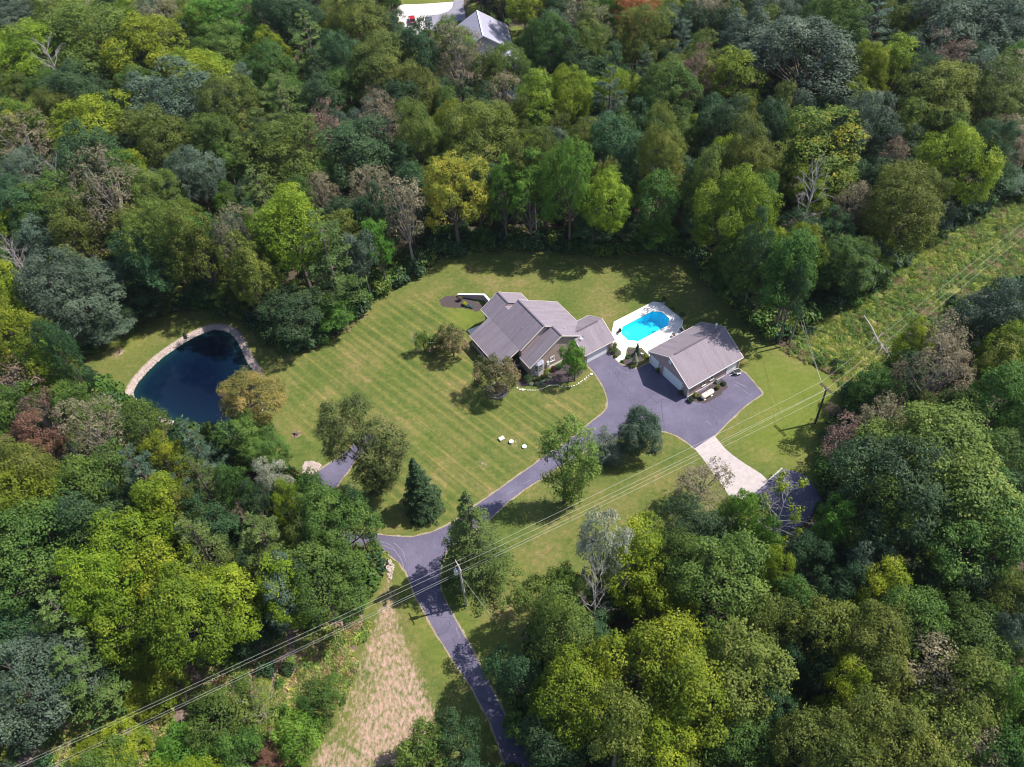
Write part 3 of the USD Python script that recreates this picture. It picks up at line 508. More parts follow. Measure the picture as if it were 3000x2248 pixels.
# screened porch
for v in np.linspace(84.25, 93.6, 6): part(hs, 'porch_post', box(45.35 - HU, v - .07 - HV, 0, 45.49 - HU, v + .07 - HV, 2.42), 'cream_trim')
part(hs, 'porch_wall', cat_([box(45.38 - HU, 84.3 - HV, 0, 45.46 - HU, 93.55 - HV, .85), box(45.46 - HU, 84.22 - HV, 0, 49.8 - HU, 84.30 - HV, .85), box(45.46 - HU, 93.5 - HV, 0, 49.8 - HU, 93.58 - HV, .85)]), 'siding')
part(hs, 'porch_rail', box(45.33 - HU, 84.3 - HV, .853, 45.51 - HU, 93.55 - HV, .92), 'white_paint')
part(hs, 'porch_screen', cat_([box(45.40 - HU, 84.33 - HV, .93, 45.43 - HU, 93.52 - HV, 2.4), box(45.5 - HU, 84.25 - HV, .86, 49.79 - HU, 84.28 - HV, 2.4)]), 'screen_mesh')
part(hs, 'porch_post', box(49.6 - HU, 84.1 - HV, 0, 49.78 - HU, 84.21 - HV, 4.3), 'siding', label='tan corner pier of porch')
part(hs, 'vent_pipe', cat_([tube([(58.3 - HU, 82.7 - HV, 5.4), (58.3 - HU, 82.7 - HV, 6.0)], .06)]), 'white_paint', label='white vent pipe on sunlit slope')
part(hs, 'vent_pipe', cat_([tube([(52.0 - HU, 86.6 - HV, 6.0), (52.0 - HU, 86.6 - HV, 6.5)], .05)]), 'galvanised')
# satellite dish
dc = np.array([60.0 - HU, 80.0 - HV, 4.6]); th = np.linspace(0, 2 * np.pi, 14, endpoint=False)
dn = np.array([-.55, -.65, .5]); dn /= np.linalg.norm(dn); da = np.cross(dn, [0, 0, 1]); da /= np.linalg.norm(da); db = np.cross(dn, da)
dv = [dc - dn * .08] + [dc + .18 * (np.cos(t) * da + np.sin(t) * db) - dn * .05 for t in th] + [dc + .36 * (np.cos(t) * da + np.sin(t) * db) for t in th]
df = [[0, 1 + k, 1 + (k + 1) % 14] for k in range(14)] + [[1 + k, 15 + k, 15 + (k + 1) % 14] for k in range(14)] + [[1 + k, 15 + (k + 1) % 14, 1 + (k + 1) % 14] for k in range(14)]
sd = part(hs, 'satellite_dish', trimesh.Trimesh(np.array(dv), df, process=False), 'white_paint', label='small white satellite dish above garage wing')
part(sd, 'dish_mount', cat_([tube([dc - dn * .06, dc + np.array([0, .05, -.35])], .03), tube([dc - db * .3, dc + dn * .4], .015), tube([dc + dn * .36, dc + dn * .46], .05)]), 'galvanised')
# concrete landing west of the rear block
solo('patio', extr(Polygon([uv(46.3, 93.75), uv(49.7, 94.3), uv(49.7, 97.3), uv(46.6, 97.6)]), -.05, .06), 'concrete', kind='structure')

# ---------------- detached outbuilding (garage) beside the pool
BU, BV = 74.4, 66.6
o = uv(BU, BV); bn = thing('outbuilding', 'detached tan gabled garage with three white doors beside the pool', 'garage', (o[0], o[1], 0), YAW)
part(bn, 'wall', profile_u([(61.65 - BV, -.1), (71.55 - BV, -.1), (71.55 - BV, 2.85), (66.62 - BV, 5.70), (61.65 - BV, 2.85)], 68.65 - BU, 80.05 - BU), 'siding_taupe')
bz = lambda u, v: 5.95 - .578 * abs(v + BV - 66.63)
lb = lambda pts: [(u - BU, v - BV) for u, v in pts]
part(bn, 'roof_slope', roof_mesh(lb([(68.32, 61.3), (80.55, 61.3), (80.55, 66.63), (68.32, 66.63)]), bz), 'shingle_barn', label='near roof slope')
part(bn, 'roof_slope', roof_mesh(lb([(68.32, 66.63), (80.55, 66.63), (80.55, 71.97), (68.32, 71.97)]), bz), 'shingle_barn', label='roof slope facing the pool')
part(bn, 'ridge_vent', beam((69.4 - BU, 66.63 - BV, 6.05), (79.4 - BU, 66.63 - BV, 6.05), .32, .09), 'shingle_ridge')
def bfas(a, za, b, zb, m='cream_trim'): part(bn, 'fascia', beam((a[0] - BU, a[1] - BV, za), (b[0] - BU, b[1] - BV, zb), .05, .19), m)
bfas((68.32, 61.27), 2.865, (80.55, 61.27), 2.865, 'white_paint'); bfas((68.32, 72.0), 2.865, (80.55, 72.0), 2.865)
for u in (68.29, 80.58): bfas((u, 61.3), 2.88, (u, 66.63), 5.96); bfas((u, 66.63), 5.96, (u, 71.97), 2.88)
Fb = facing('u', 68.65 - BU, -1)
garage_door(bn, Fb, 69.3 - BV, 71.4 - BV, 2.2, lab='single garage door nearest the pool')
garage_door(bn, Fb, 63.2 - BV, 67.85 - BV, 2.3, lab='wide double garage door')
part(bn, 'gable_vent', Fb(66.3 - BV, 66.95 - BV, 4.1, 4.95, .004, .06), 'white_paint')
for v in (68.55, 62.86): part(bn, 'wall_lamp', Fb(v - .09 - BV, v + .09 - BV, 1.62, 1.95, .004, .2), 'white_paint')
Fs = facing('v', 61.65 - BV, -1)
window(bn, Fs, 71.75 - BU, 72.6 - BU, .85, 1.95, 1, 'front wall window'); window(bn, Fs, 73.5 - BU, 74.35 - BU, 1.2, 2.1, 1)
garage_door(bn, Fs, 77.35 - BU, 79.45 - BU, 2.2, lab='white side garage door')
for (u, v) in ((68.6, 61.6), (80.02, 61.6), (68.6, 71.52)): part(bn, 'corner_trim', box(u - .06 - BU, v - .06 - BV, 0, u + .09 - BU, v + .09 - BV, 2.62), 'cream_trim')
part(bn, 'downspout', cat_([box(80.08 - BU, 61.5 - BV, .15, 80.16 - BU, 61.58 - BV, 2.5), box(80.08 - BU, 61.2 - BV, .05, 80.16 - BU, 61.58 - BV, .15)]), 'cream_trim')
part(bn, 'flue', cat_([tube([(79.7 - BU, 67.7 - BV, 5.1), (79.7 - BU, 67.7 - BV, 6.05)], .07), tube([(79.7 - BU, 67.7 - BV, 6.05), (79.7 - BU, 67.7 - BV, 6.3)], [.2, .2]), tube([(79.7 - BU, 67.7 - BV, 6.3), (79.7 - BU, 67.7 - BV, 6.42)], [.2, .03])]), 'white_paint', smooth=35, label='white capped flue pipe')
part(bn, 'foundation', cat_([Fs(68.66 - BU, 77.2 - BU, -.05, .22, .003, .04)]), 'concrete')

# ---------------- retaining wall behind the house
rw = [np.array(uv(50.0, 106.7)), np.array(uv(53.6, 102.7)), np.array(uv(53.4, 99.2)), np.array(uv(52.6, 96.3))]
tops = [.55, 1.45, 1.7, 1.7]
wt = thing('retaining_wall', 'low angled retaining wall with white cap behind the house', 'wall')
for (a, za), (b, zb) in zip(list(zip(rw, tops))[:-1], list(zip(rw, tops))[1:]):
    d = (b - a) / np.linalg.norm(b - a); n = np.array([-d[1], d[0]]) * .14
    P = [(*(a - n), za), (*(a + n), za), (*(b - n), zb), (*(b + n), zb)]
    part(wt, 'wall_panel', trimesh.convex.convex_hull(np.array(P + [(x, y, -.1) for x, y, z in P])), 'siding_taupe')
    part(wt, 'wall_cap', beam((*(a - d * .03), za + .075), (*(b + d * .03), zb + .075), .42, .07), 'white_paint')

# ---------------- far house among the trees
fo = np.array([-.6, 215.5])
fh = thing('far_house', 'distant pale house with lavender-grey gabled roof half hidden by trees', 'house', (fo[0], fo[1], 0), math.radians(4))
part(fh, 'wall', profile_v([(-7.2, -.1), (7.2, -.1), (7.2, 2.9), (0, 7.3), (-7.2, 2.9)], -5.4, 8.4), 'far_wall')
rz = lambda u, v: 7.7 - .62 * abs(u)
part(fh, 'roof_slope', roof_mesh([(0, -6.2), (7.9, -6.2), (7.9, 9.0), (0, 9.0)], rz), 'shingle_far', label='sunlit slope with vent')
part(fh, 'roof_slope', roof_mesh([(-7.9, -6.2), (0, -6.2), (0, 9.0), (-7.9, 9.0)], rz), 'shingle_far')
for a, b in (((0, 9.03, 7.72), (7.9, 9.03, 2.83)), ((-7.9, 9.03, 2.83), (0, 9.03, 7.72)), ((7.93, -6.2, 2.82), (7.93, 9, 2.82)), ((0, -6.23, 7.72), (7.9, -6.23, 2.83)), ((-7.9, -6.23, 2.83), (0, -6.23, 7.72))): part(fh, 'fascia', beam(a, b, .06, .25), 'white_paint')
part(fh, 'ridge_cap', beam((0, -6.2, 7.76), (0, 9.0, 7.76), .35, .07), 'white_paint')
part(fh, 'vent_pipe', tube([(3.0, 5.0, 5.7), (3.0, 5.0, 6.5)], .09), 'black_metal')
part(fh, 'rear_wing', profile_v([(2.5, -.1), (8.5, -.1), (8.5, 2.6), (5.5, 4.2), (2.5, 2.6)], -11.5, -5.45), 'far_wall', label='low pale rear wing')
part(fh, 'roof_slope', roof_mesh([(5.5, -12), (9.0, -12), (9.0, -5.5), (5.5, -5.5)], lambda u, v: 4.5 - .55 * abs(u - 5.5)), 'shingle_far')
part(fh, 'roof_slope', roof_mesh([(2.0, -12), (5.5, -12), (5.5, -5.5), (2.0, -5.5)], lambda u, v: 4.5 - .55 * abs(u - 5.5)), 'shingle_far')
Ffw = facing('u', 7.2, 1)
for v in (-3.5, 0, 3.5): window(fh, Ffw, v, v + 1.2, .9, 2.2, 1)
# above-ground blue pool
bp_ = at(*pp('Y', 1650, 1225), .6)
fp = thing('far_pool', 'round blue above-ground pool glimpsed through far trees', 'pool', (bp_[0], bp_[1], 0))
an = np.linspace(0, 2 * np.pi, 36, endpoint=False)
def ringm(r0, r1, z0, z1): return extr(Point(0, 0).buffer(r1, 12).difference(Point(0, 0).buffer(r0, 12)), z0, z1)
part(fp, 'pool_wall', ringm(3.6, 3.7, 0, 1.25), 'white_paint'); part(fp, 'pool_rim', ringm(3.52, 3.8, 1.253, 1.32), 'white_paint'); part(fp, 'water_cover', flat(Point(0, 0).buffer(3.59, 12), 1.1), 'blue_liner')
# white garden sheds/umbrella glimpsed
up = at(*pp('Y', 1890, 960), 2.2)
ub = thing('patio_umbrella', 'white patio umbrella glimpsed among far trees by the blue pool', 'umbrella', (up[0], up[1], 0))
cv = [(0, 0, 2.6)] + [(1.7 * math.cos(t), 1.7 * math.sin(t), 2.0) for t in np.linspace(0, 2 * np.pi, 8, endpoint=False)]
part(ub, 'canopy', trimesh.convex.convex_hull(np.array(cv + [(0, 0, 2.5)])), 'white_paint'); part(ub, 'pole', tube([(0, 0, 0), (0, 0, 2.5)], .03), 'grey_wood'); part(ub, 'base', tube([(0, 0, 0), (0, 0, .08)], .3), 'concrete')

# ---------------- red car on the far apron
c0 = at(*pp('Y', 252, 250), .8)
cr = thing('car', 'dark red SUV parked on the far concrete apron, facing away', 'car', (c0[0], c0[1], .03), math.radians(97))
def hull_prof(prof, w0, w1, zs):   # side profile (x, z) with half widths by height
    P = []
    for x, z in prof:
        wv = np.interp(z, zs, (w0, w0, w1)); P += [(x, wv, z), (x, -wv, z)]
    return trimesh.convex.convex_hull(np.array(P))
body = cat_([hull_prof([(-2.3, .45), (-2.35, .75), (-2.25, 1.0), (1.3, 1.0), (2.25, .85), (2.35, .6), (2.25, .32), (-2.2, .32)], .93, .86, (.3, .75, 1.05))])
part(cr, 'body', body, 'red_paint', smooth=40)
cb = part(cr, 'cabin', hull_prof([(-2.2, 1.0), (-1.95, 1.52), (-1.5, 1.66), (.1, 1.66), (.55, 1.55), (1.25, 1.0)], .84, .66, (.9, 1.0, 1.66)), 'dark_glass')
part(cr, 'roof', hull_prof([(-1.95, 1.62), (-1.9, 1.70), (-1.5, 1.73), (.0, 1.73), (.35, 1.66), (.35, 1.62)], .66, .62, (1.5, 1.6, 1.75)), 'red_paint', smooth=40)
for x in (-1.95, -.95, .15): part(cr, 'pillar', cat_([beam((x - .15 * (x < -1.5), s * .845, 1.0), (x + .08, s * .675, 1.64), .09, .05) for s in (-1, 1)]), 'red_paint')
for s in (-1, 1): part(cr, 'tail_light', box(-2.33, s * .62, .78, -2.2, s * .86, 1.12), 'tail_lamp')
for s in (-1, 1): part(cr, 'headlight', box(2.1, s * .55, .68, 2.32, s * .84, .84), 'white_paint')
part(cr, 'rear_bumper', box(-2.42, -.85, .38, -2.3, .85, .62), 'black_metal'); part(cr, 'number_plate', box(-2.40, -.26, .80, -2.335, .26, .93), 'white_paint')
for x in (-1.45, 1.45):
    for s in (-1, 1):
        wh = part(cr, 'wheel', tube([(x, s * .72, .35), (x, s * .95, .35)], .35, 18), 'rubber'); part(wh, 'rim', tube([(x, s * .93, .35), (x, s * .962, .35)], .22, 14), 'galvanised')
# ---------------- basketball hoop
hb = at(*pp('Y', 487, 412))
hp = thing('basketball_hoop', 'black basketball hoop standing at the edge of the far driveway', 'basketball hoop', (hb[0], hb[1], 0), math.radians(8))
part(hp, 'pole', tube([(0, 0, 0), (0, 0, 3.0), (0, .5, 3.3)], .07), 'black_metal')
bd = part(hp, 'backboard', box(-.9, .5, 2.85, .9, .55, 3.95), 'white_paint')
part(bd, 'backboard_frame', cat_([box(-.95, .48, 2.80, .95, .57, 2.92), box(-.95, .48, 3.88, .95, .57, 4.0), box(-.95, .48, 2.92, -.83, .57, 3.88), box(.83, .48, 2.92, .95, .57, 3.88)]), 'black_metal')
part(bd, 'target_square', cat_([box(-.32, .47, 3.05, .32, .497, 3.1), box(-.32, .47, 3.5, .32, .497, 3.55), box(-.32, .47, 3.1, -.27, .497, 3.5), box(.27, .47, 3.1, .32, .497, 3.5)]), 'black_metal')
tt = np.linspace(0, 2 * np.pi, 17); part(hp, 'rim', tube([(.23 * math.cos(t), .82 + .23 * math.sin(t), 3.05) for t in tt], .02, 6), 'flower_red')

# ================================================================ POOL
PU, PV = 73.85, 79.11
o = uv(PU, PV); pool = thing('swimming_pool', 'bright turquoise elongated octagon swimming pool', 'swimming pool', (o[0], o[1], 0), YAW)
a, b, ch = 4.82, 2.31, 1.32
octo = Polygon([(a - ch, b), (a, b - ch), (a, -b + ch), (a - ch, -b), (-a + ch, -b), (-a, -b + ch), (-a, b - ch), (-a + ch, b)])
DECK = Polygon([(69.9, 83.4), (67.9, 81.5), (66.0, 78.3), (66.25, 77.9), (66.3, 76.7), (65.75, 76.0), (64.3, 75.85), (64.3, 74.8), (66.0, 74.95), (67.3, 76.4), (67.95, 76.75), (69.8, 75.2), (69.55, 72.2), (70.0, 71.7), (79.6, 71.7), (79.05, 74.0), (79.1, 74.95), (80.5, 76.3), (80.25, 82.25), (79.2, 83.35)])
DL = Polygon([(u - PU, v - PV) for u, v in DECK.exterior.coords])
part(pool, 'deck', extr(DL.difference(octo.buffer(.28, join_style=2)), -.1, .07), 'pool_concrete')
part(pool, 'coping', extr(octo.buffer(.275, join_style=2).difference(octo), -.1, .10), 'white_paint')
wallm = []
oc = list(octo.exterior.coords)
V = np.array([(x, y, .05) for x, y in oc[:-1]] + [(x, y, -2.6) for x, y in oc[:-1]]); F = []
for k in range(8):
    F += [[k, (k + 1) % 8, 8 + (k + 1) % 8], [k, 8 + (k + 1) % 8, 8 + k]]
part(pool, 'pool_wall', trimesh.Trimesh(V, F, process=False), 'pool_liner')
# floor: shallow at the left end, hopper at the far right end
gx, gy = np.meshgrid(np.linspace(-a, a, 40), np.linspace(-b, b, 22)); xy = np.column_stack([gx.ravel(), gy.ravel()])
dz = np.interp(xy[:, 0], [-5, .5, 2.6, 4.2, 5], [-1.0, -1.15, -2.2, -2.2, -1.4])
fi = (np.arange(21)[:, None] * 40 + np.arange(39)).ravel(); qd = np.column_stack([fi, fi + 1, fi + 41, fi + 40])
ok = inside(octo.buffer(.02), xy)[qd].any(1); qd = qd[ok]
fm = trimesh.Trimesh(np.column_stack([xy, dz]), np.vstack([qd[:, [0, 1, 2]], qd[:, [0, 2, 3]]]), process=False)
fm.remove_unreferenced_vertices()
part(pool, 'pool_floor', fm, 'pool_liner', smooth=True)
part(pool, 'water', flat(octo.buffer(-.005), -.06), 'pool_water')
part(pool, 'deck_joint', cat_([box(x0 - PU, y0 - PV, .0712, x1 - PU, y1 - PV, .0752) for x0, y0, x1, y1 in ((78.95, 76.6, 79.02, 81.9), (70.0, 74.6, 79.0, 74.64), (73.5, 72.0, 73.54, 76.4), (76.7, 72.0, 76.74, 76.4), (72.0, 81.9, 72.03, 83.3), (75.2, 81.9, 75.23, 83.3), (68.2, 79.0, 68.6, 79.03))]), 'grey_box')
part(pool, 'handrail', cat_([tube([(-a + .2, y, .1), (-a + .2, y, .85), (-a + .75, y, .75), (-a + .9, y, -.3)], .025) for y in (.25, -.35)]), 'galvanised')
part(pool, 'skimmer_lid', box(76.0 - PU, 76.15 - PV, .072, 76.45 - PU, 76.45 - PV, .085), 'white_paint')
# the pool pit is a hole: see terrain cut below

# ---------------- small leaf helpers needed from here on
def leaf_cloud(rg, C, N, size, asp=.62, flat_n=None):
    n = len(C); t = rg.normal(size=(n, 3)); t -= (t * N).sum(1)[:, None] * N; t /= np.linalg.norm(t, axis=1)[:, None] + 1e-9
    bt = np.cross(N, t); s = size * rg.uniform(.7, 1.3, n)
    h = (t * s[:, None]) / 2; w = bt * (s * asp / 2)[:, None]; dr = N * (s * .12)[:, None]
    V = np.stack([C - h, C + w - dr, C + h, C - w - dr], 1).reshape(-1, 3)
    i = np.arange(n)[:, None] * 4
    return V, np.vstack([i + [0, 1, 2], i + [0, 2, 3]])
def unit(v): return v / (np.linalg.norm(v, axis=-1, keepdims=True) + 1e-9)
def shrub_mesh(seed, r, h, n, size, ball=False):
    g = np.random.default_rng(seed)
    k = 1 if ball else 9
    cc = unit(g.normal(size=(k, 3))) * np.array([r, r, h / 2]) * .5 * (0 if ball else 1); rr = (1. if ball else .6)
    which = g.integers(0, k, n); d = unit(g.normal(size=(n, 3))); d[:, 2] = np.where(d[:, 2] < -.3, -d[:, 2], d[:, 2])
    C = cc[which] + d * np.array([r, r, h / 2]) * rr * g.uniform(.75, 1.02, (n, 1)) + np.array([0, 0, h * .5])
    C[:, 2] = np.maximum(C[:, 2], .04)
    N = unit(d * .8 + g.normal(size=(n, 3)) * .45 + [0, 0, .25])
    V, F = leaf_cloud(g, C, N, size); return trimesh.Trimesh(V, F, process=False), np.repeat(np.clip(g.uniform(0, 1, n) * .6 + .4 * g.uniform(0, 1, k)[which], 0, 1), 4)
leaf_look('leaf_shrub_green', [(0, (.035, .075, .018)), (.6, (.06, .12, .025)), (1, (.10, .17, .03))])
leaf_look('leaf_shrub_dark', [(0, (.02, .05, .018)), (.6, (.03, .075, .022)), (1, (.05, .11, .03))])
leaf_look('leaf_shrub_olive', [(0, (.08, .10, .02)), (.6, (.14, .16, .03)), (1, (.22, .22, .05))])
leaf_look('leaf_shrub_yellow', [(0, (.22, .25, .01)), (.6, (.40, .40, .015)), (1, (.55, .50, .03))], hue=.01, val=.1)
leaf_look('leaf_hosta', [(0, (.14, .19, .10)), (.6, (.26, .31, .18)), (1, (.45, .48, .33))], val=.1)
leaf_look('leaf_blue', [(0, (.06, .11, .10)), (.6, (.12, .19, .18)), (1, (.22, .30, .29))], val=.1)
leaf_look('leaf_purple', [(0, (.05, .015, .025)), (1, (.12, .03, .05))], val=.1)
leaf_look('leaf_pinkish', [(0, (.12, .10, .06)), (.6, (.20, .15, .11)), (1, (.30, .21, .17))], val=.1)
def shrub(x, y, r, h, mat, label, seed, n=None, size=.12, ball=False, name='shrub', group=None):
    m, t = shrub_mesh(seed, r, h, n or int(500 + 900 * r), size, ball)
    p = thing(name, label, 'shrub', (x, y, .02), group=group)
    part(p, 'foliage', m, mat, attrs={'tint': t}); part(p, 'stem', tube([(0, 0, -.02), (.02, .01, h * .55)], [.05, .02], 6), 'bark'); return p

# ================================================================ BEDS, EDGINGS, SHRUBS
def sheet(name, poly, z, mat, label=None): solo(name, grid_sheet(poly, .25, z, .12, seed=31), mat, label, kind='structure')
sheet('mulch_bed', smooth_poly(gnd('V', [(640,330),(760,400),(960,470),(1080,590),(1200,560),(1350,420),(1500,330),(1720,400),(1860,430),(1800,560),(1640,650),(1480,690),(1280,700),(1120,735),(960,735),(820,745),(740,740),(690,600)]), 1), .016, 'mulch')
sheet('mulch_bed', smooth_poly(gnd('R', [(-600,500),(350,330),(900,500),(1600,860),(1560,960),(1280,1210),(1050,1150),(600,1000),(0,1010),(-500,950)]), 1), .016, 'mulch')
sheet('mulch_bed', Polygon([uv(68.8, 61.6), uv(76.6, 61.6), uv(76.4, 60.4), uv(75.6, 59.2), uv(74.0, 58.8), uv(71.8, 58.6), uv(70.0, 59.0), uv(68.9, 60.3)]).buffer(-.3).buffer(.3), .040, 'mulch')
sheet('mulch_bed', smooth_poly(gnd('P', [(740,1185),(860,1180),(1020,1195),(1120,1280),(1200,1370),(1120,1420),(930,1530),(890,1650),(800,1620),(700,1570),(570,1490),(690,1390),(705,1230)]), 1), .042, 'mulch')
sheet('mulch_bed', smooth_poly(gnd('P', [(330,1320),(420,1110),(480,1160),(575,1260),(575,1340),(460,1410),(350,1350)]), 1), .042, 'mulch')
sheet('mulch_bed', smooth_poly(gnd('W', [(690,720),(800,680),(920,690),(930,760),(820,810),(700,830)]), 1), .012, 'bare_soil')
# stone edging along the front bed
st = [(750,762),(790,785),(835,792),(880,788),(918,797),(955,797),(1000,800),(1040,798),(1083,795),(1127,780),(1163,770),(1200,755),(1232,738),(1268,725),(1310,720),(1350,718),(1390,715),(1430,725),(1475,735),(1535,742),(1590,745),(1630,735),(1665,725),(1710,705),(1742,685),(1778,663),(1800,645),(1838,620),(1870,593),(1905,568),(1950,540)]
sr = np.random.default_rng(5)
for k, (x, y) in enumerate(st):
    p = gnd('V', [(x, y)])[0]; big = k in (2, 30)
    m = rock_mesh(100 + k, .55); m.apply_scale((.27 if not big else .6) * sr.uniform(.85, 1.2)); m.apply_translation((p[0], p[1], .08))
    where = 'rightmost and largest, at the driveway corner' if k == 30 else 'leftmost, under the pinkish ornamental tree' if k == 0 else None
    solo('edging_stone', m, 'stone_pale', f'white edging stone, {where}' if where else 'small white edging stone in the curved row before the front flower bed', 'stone', None if where else 'white stones edging the front bed')
# timber ring round the ornamental tree
rc = np.array(gnd('V', [(430, 850)])[0]) + [0, .55]
tr_ = thing('planter_ring', 'round stone planter ring beneath the pinkish ornamental tree', 'planter', (rc[0], rc[1], 0))
part(tr_, 'soil', flat(Point(0, 0).buffer(1.66, 12), .26), 'mulch')
for k in range(26):
    t = k / 26 * 2 * np.pi; m = trimesh.creation.box((.22, .40, .34)); m.apply_transform(trimesh.transformations.rotation_matrix(t, (0, 0, 1))); m.apply_translation((1.75 * math.cos(t), 1.75 * math.sin(t), .165)); part(tr_, 'stone_block', m, 'ring_stone')
# shrubs by the house front
S = lambda x, y: gnd('V', [(x, y)])[0]
shrub(*S(765, 625), .55, .9, 'leaf_shrub_yellow', 'bright yellow shrub between the pinkish tree and the bay window', 1)
shrub(*S(930, 660), .95, 1.5, 'leaf_shrub_green', 'bushy green shrub left of the bay window', 2)
for k, (x, y) in enumerate([(1030, 640), (1100, 630), (1160, 600), (1215, 560), (1222, 500)]):
    shrub(*S(x, y), .42, .8, 'leaf_shrub_olive', f"clipped olive ball shrub, {['leftmost', 'second from left', 'middle one', 'fourth from left', 'rightmost'][k]} of five under the bay window", 10 + k, 700, .1, True, group='clipped balls under the bay window')
for k, (x, y) in enumerate([(975, 700), (1070, 700), (1155, 665), (1222, 645), (1275, 585)]):
    shrub(*S(x, y), .45, .4, 'leaf_hosta', f"pale leafy hosta, {['leftmost', 'second from left', 'middle one', 'fourth from left', 'rightmost'][k]} of five at the front bed edge", 20 + k, 200, .26, name='hosta', group='hostas at the front bed edge')
shrub(*S(1350, 480), .6, 1.0, 'leaf_purple', 'purple-leaved shrub right of the bay window, before the front wall', 31)
shrub(*S(1420, 440), .7, 1.1, 'leaf_shrub_dark', 'dark shrub against the front wall beside the purple shrub', 32)
shrub(*S(800, 480), .6, .9, 'leaf_shrub_dark', 'dark shrub in the shaded nook left of the bay', 33)
R_ = lambda x, y: gnd('R', [(x, y)])[0]
shrub(*R_(450, 640), .55, 1.1, 'leaf_pinkish', 'pinkish tan shrub at the left of the rear mulch bed', 41)
shrub(*R_(660, 860), .5, .8, 'leaf_shrub_yellow', 'yellow-green shrub in the rear mulch bed below the retaining wall', 42)
for k, (x, y) in enumerate([(800, 930), (910, 930), (1000, 980)]): shrub(*R_(x, y), .38, .5, 'leaf_blue', f"small blue-grey shrub, {['left', 'middle', 'right'][k]} of three beside the yellow shrub", 43 + k, 320, .13, group='blue-grey shrubs in the rear bed')
K_ = lambda x, y: gnd('K', [(x, y)])[0]
shrub(*K_(980, 1430), .55, .9, 'leaf_shrub_olive', 'yellowish shrub left of the propane tank', 51); shrub(*K_(880, 1510), .65, .9, 'leaf_shrub_dark', 'dark shrub at the near corner of the outbuilding', 52)
shrub(*K_(1360, 1280), .5, .8, 'leaf_shrub_olive', 'olive shrub behind the right end of the propane tank', 53); shrub(*K_(1345, 1180), .4, .6, 'leaf_blue', 'small greyish shrub against the outbuilding wall', 54, 300)
shrub(*K_(1470, 1210), .45, .6, 'leaf_shrub_dark', 'dark low shrub at right end of the outbuilding bed', 55)
Pq = lambda x, y: gnd('P', [(x, y)])[0]
shrub(*Pq(405, 1270), .75, 1.3, 'leaf_shrub_green', 'green shrub at the garage corner beside the pool walk', 61); shrub(*Pq(450, 1150), .5, .9, 'leaf_shrub_olive', 'olive shrub against the garage corner by the deck', 62)
shrub(*Pq(470, 1370), .5, .5, 'leaf_shrub_olive', 'low tawny shrub between garage corner and pool walk', 63)
shrub(*Pq(740, 1390), .5, .5, 'leaf_shrub_green', 'low green shrub left of the small spruces by the pool', 64); shrub(*Pq(850, 1590), .75, .6, 'leaf_shrub_olive', 'low yellowish shrub in front of the small spruces', 65)
shrub(*Pq(1110, 1370), .7, .4, 'leaf_shrub_olive', 'low green-yellow shrub right of the small spruces', 66); shrub(*Pq(610, 1490), .4, .4, 'leaf_shrub_dark', 'tiny dark shrub at the end of the pool walk', 67, 200)
rkm = rock_mesh(77, .7); rkm.apply_scale(.6); q = Pq(1030, 1320); rkm.apply_translation((q[0], q[1], .2)); solo('garden_rock', rkm, 'stone_pale', 'pale round rock beside the small spruces by the pool', 'rock')

# pots
def pot(x, y, r, h, mat, z=0., label='', plant=None, pr=.3, ph=.9, seed=0, name='potted_plant', pn=420):
    p = thing(name, label, 'potted plant', (x, y, z))
    prof = [(0, .0), (r * .7, 0), (r * .95, h * .8), (r * 1.08, h * .82), (r * 1.08, h), (r * .92, h), (r * .88, h * .9), (0, h * .9)]
    part(p, 'pot', trimesh.creation.revolve(np.array(prof), sections=18), mat, smooth=35)
    m, t = shrub_mesh(seed, pr, ph, pn, .13, plant == 'ball'); m.apply_translation((0, 0, h * .85)); 
    part(p, 'foliage', m, {'ball': 'leaf_shrub_dark', 'flower': 'leaf_flower', 'tuft': 'leaf_shrub_dark', 'olive': 'leaf_shrub_olive'}[plant], attrs={'tint': t}); return p
leaf_look('leaf_flower', [(0, (.03, .08, .02)), (.45, (.05, .1, .03)), (.55, (.4, .03, .03)), (1, (.5, .06, .05))], hue=.01)
for (x, y, lab, sd) in ((1500, 235, 'round-topped dark potted shrub at the far corner of the pool deck', 1), (1890, 570, 'round-topped dark potted shrub at the right corner of the pool deck', 2)):
    q = Pq(x, y); pot(*q, .34, .5, 'ceramic', .07, lab, 'ball', .55, 1.35, 70 + sd, pn=700)
q = Pq(1700, 385); pot(*q, .26, .35, 'terracotta', .07, 'pot of red flowers between the two round-topped potted shrubs', 'flower', .4, .6, 75)
q = Pq(560, 838); pot(*q, .3, .4, 'dark_pot', .07, 'dark urn planter on the deck left of the pool, the farther of two', 'tuft', .32, .45, 76)
q = Pq(525, 875); pot(*q, .26, .3, 'ceramic', .07, 'pale urn planter on the deck left of the pool, the nearer of two', 'tuft', .25, .3, 77)
q = K_(285, 990); pot(*q, .32, .4, 'dark_pot', .033, 'potted plant between the two outbuilding garage doors', 'olive', .4, .6, 78)
q = K_(700, 1385); pot(*q, .32, .4, 'dark_pot', .033, 'potted plant right of the wide garage door', 'olive', .4, .6, 79)
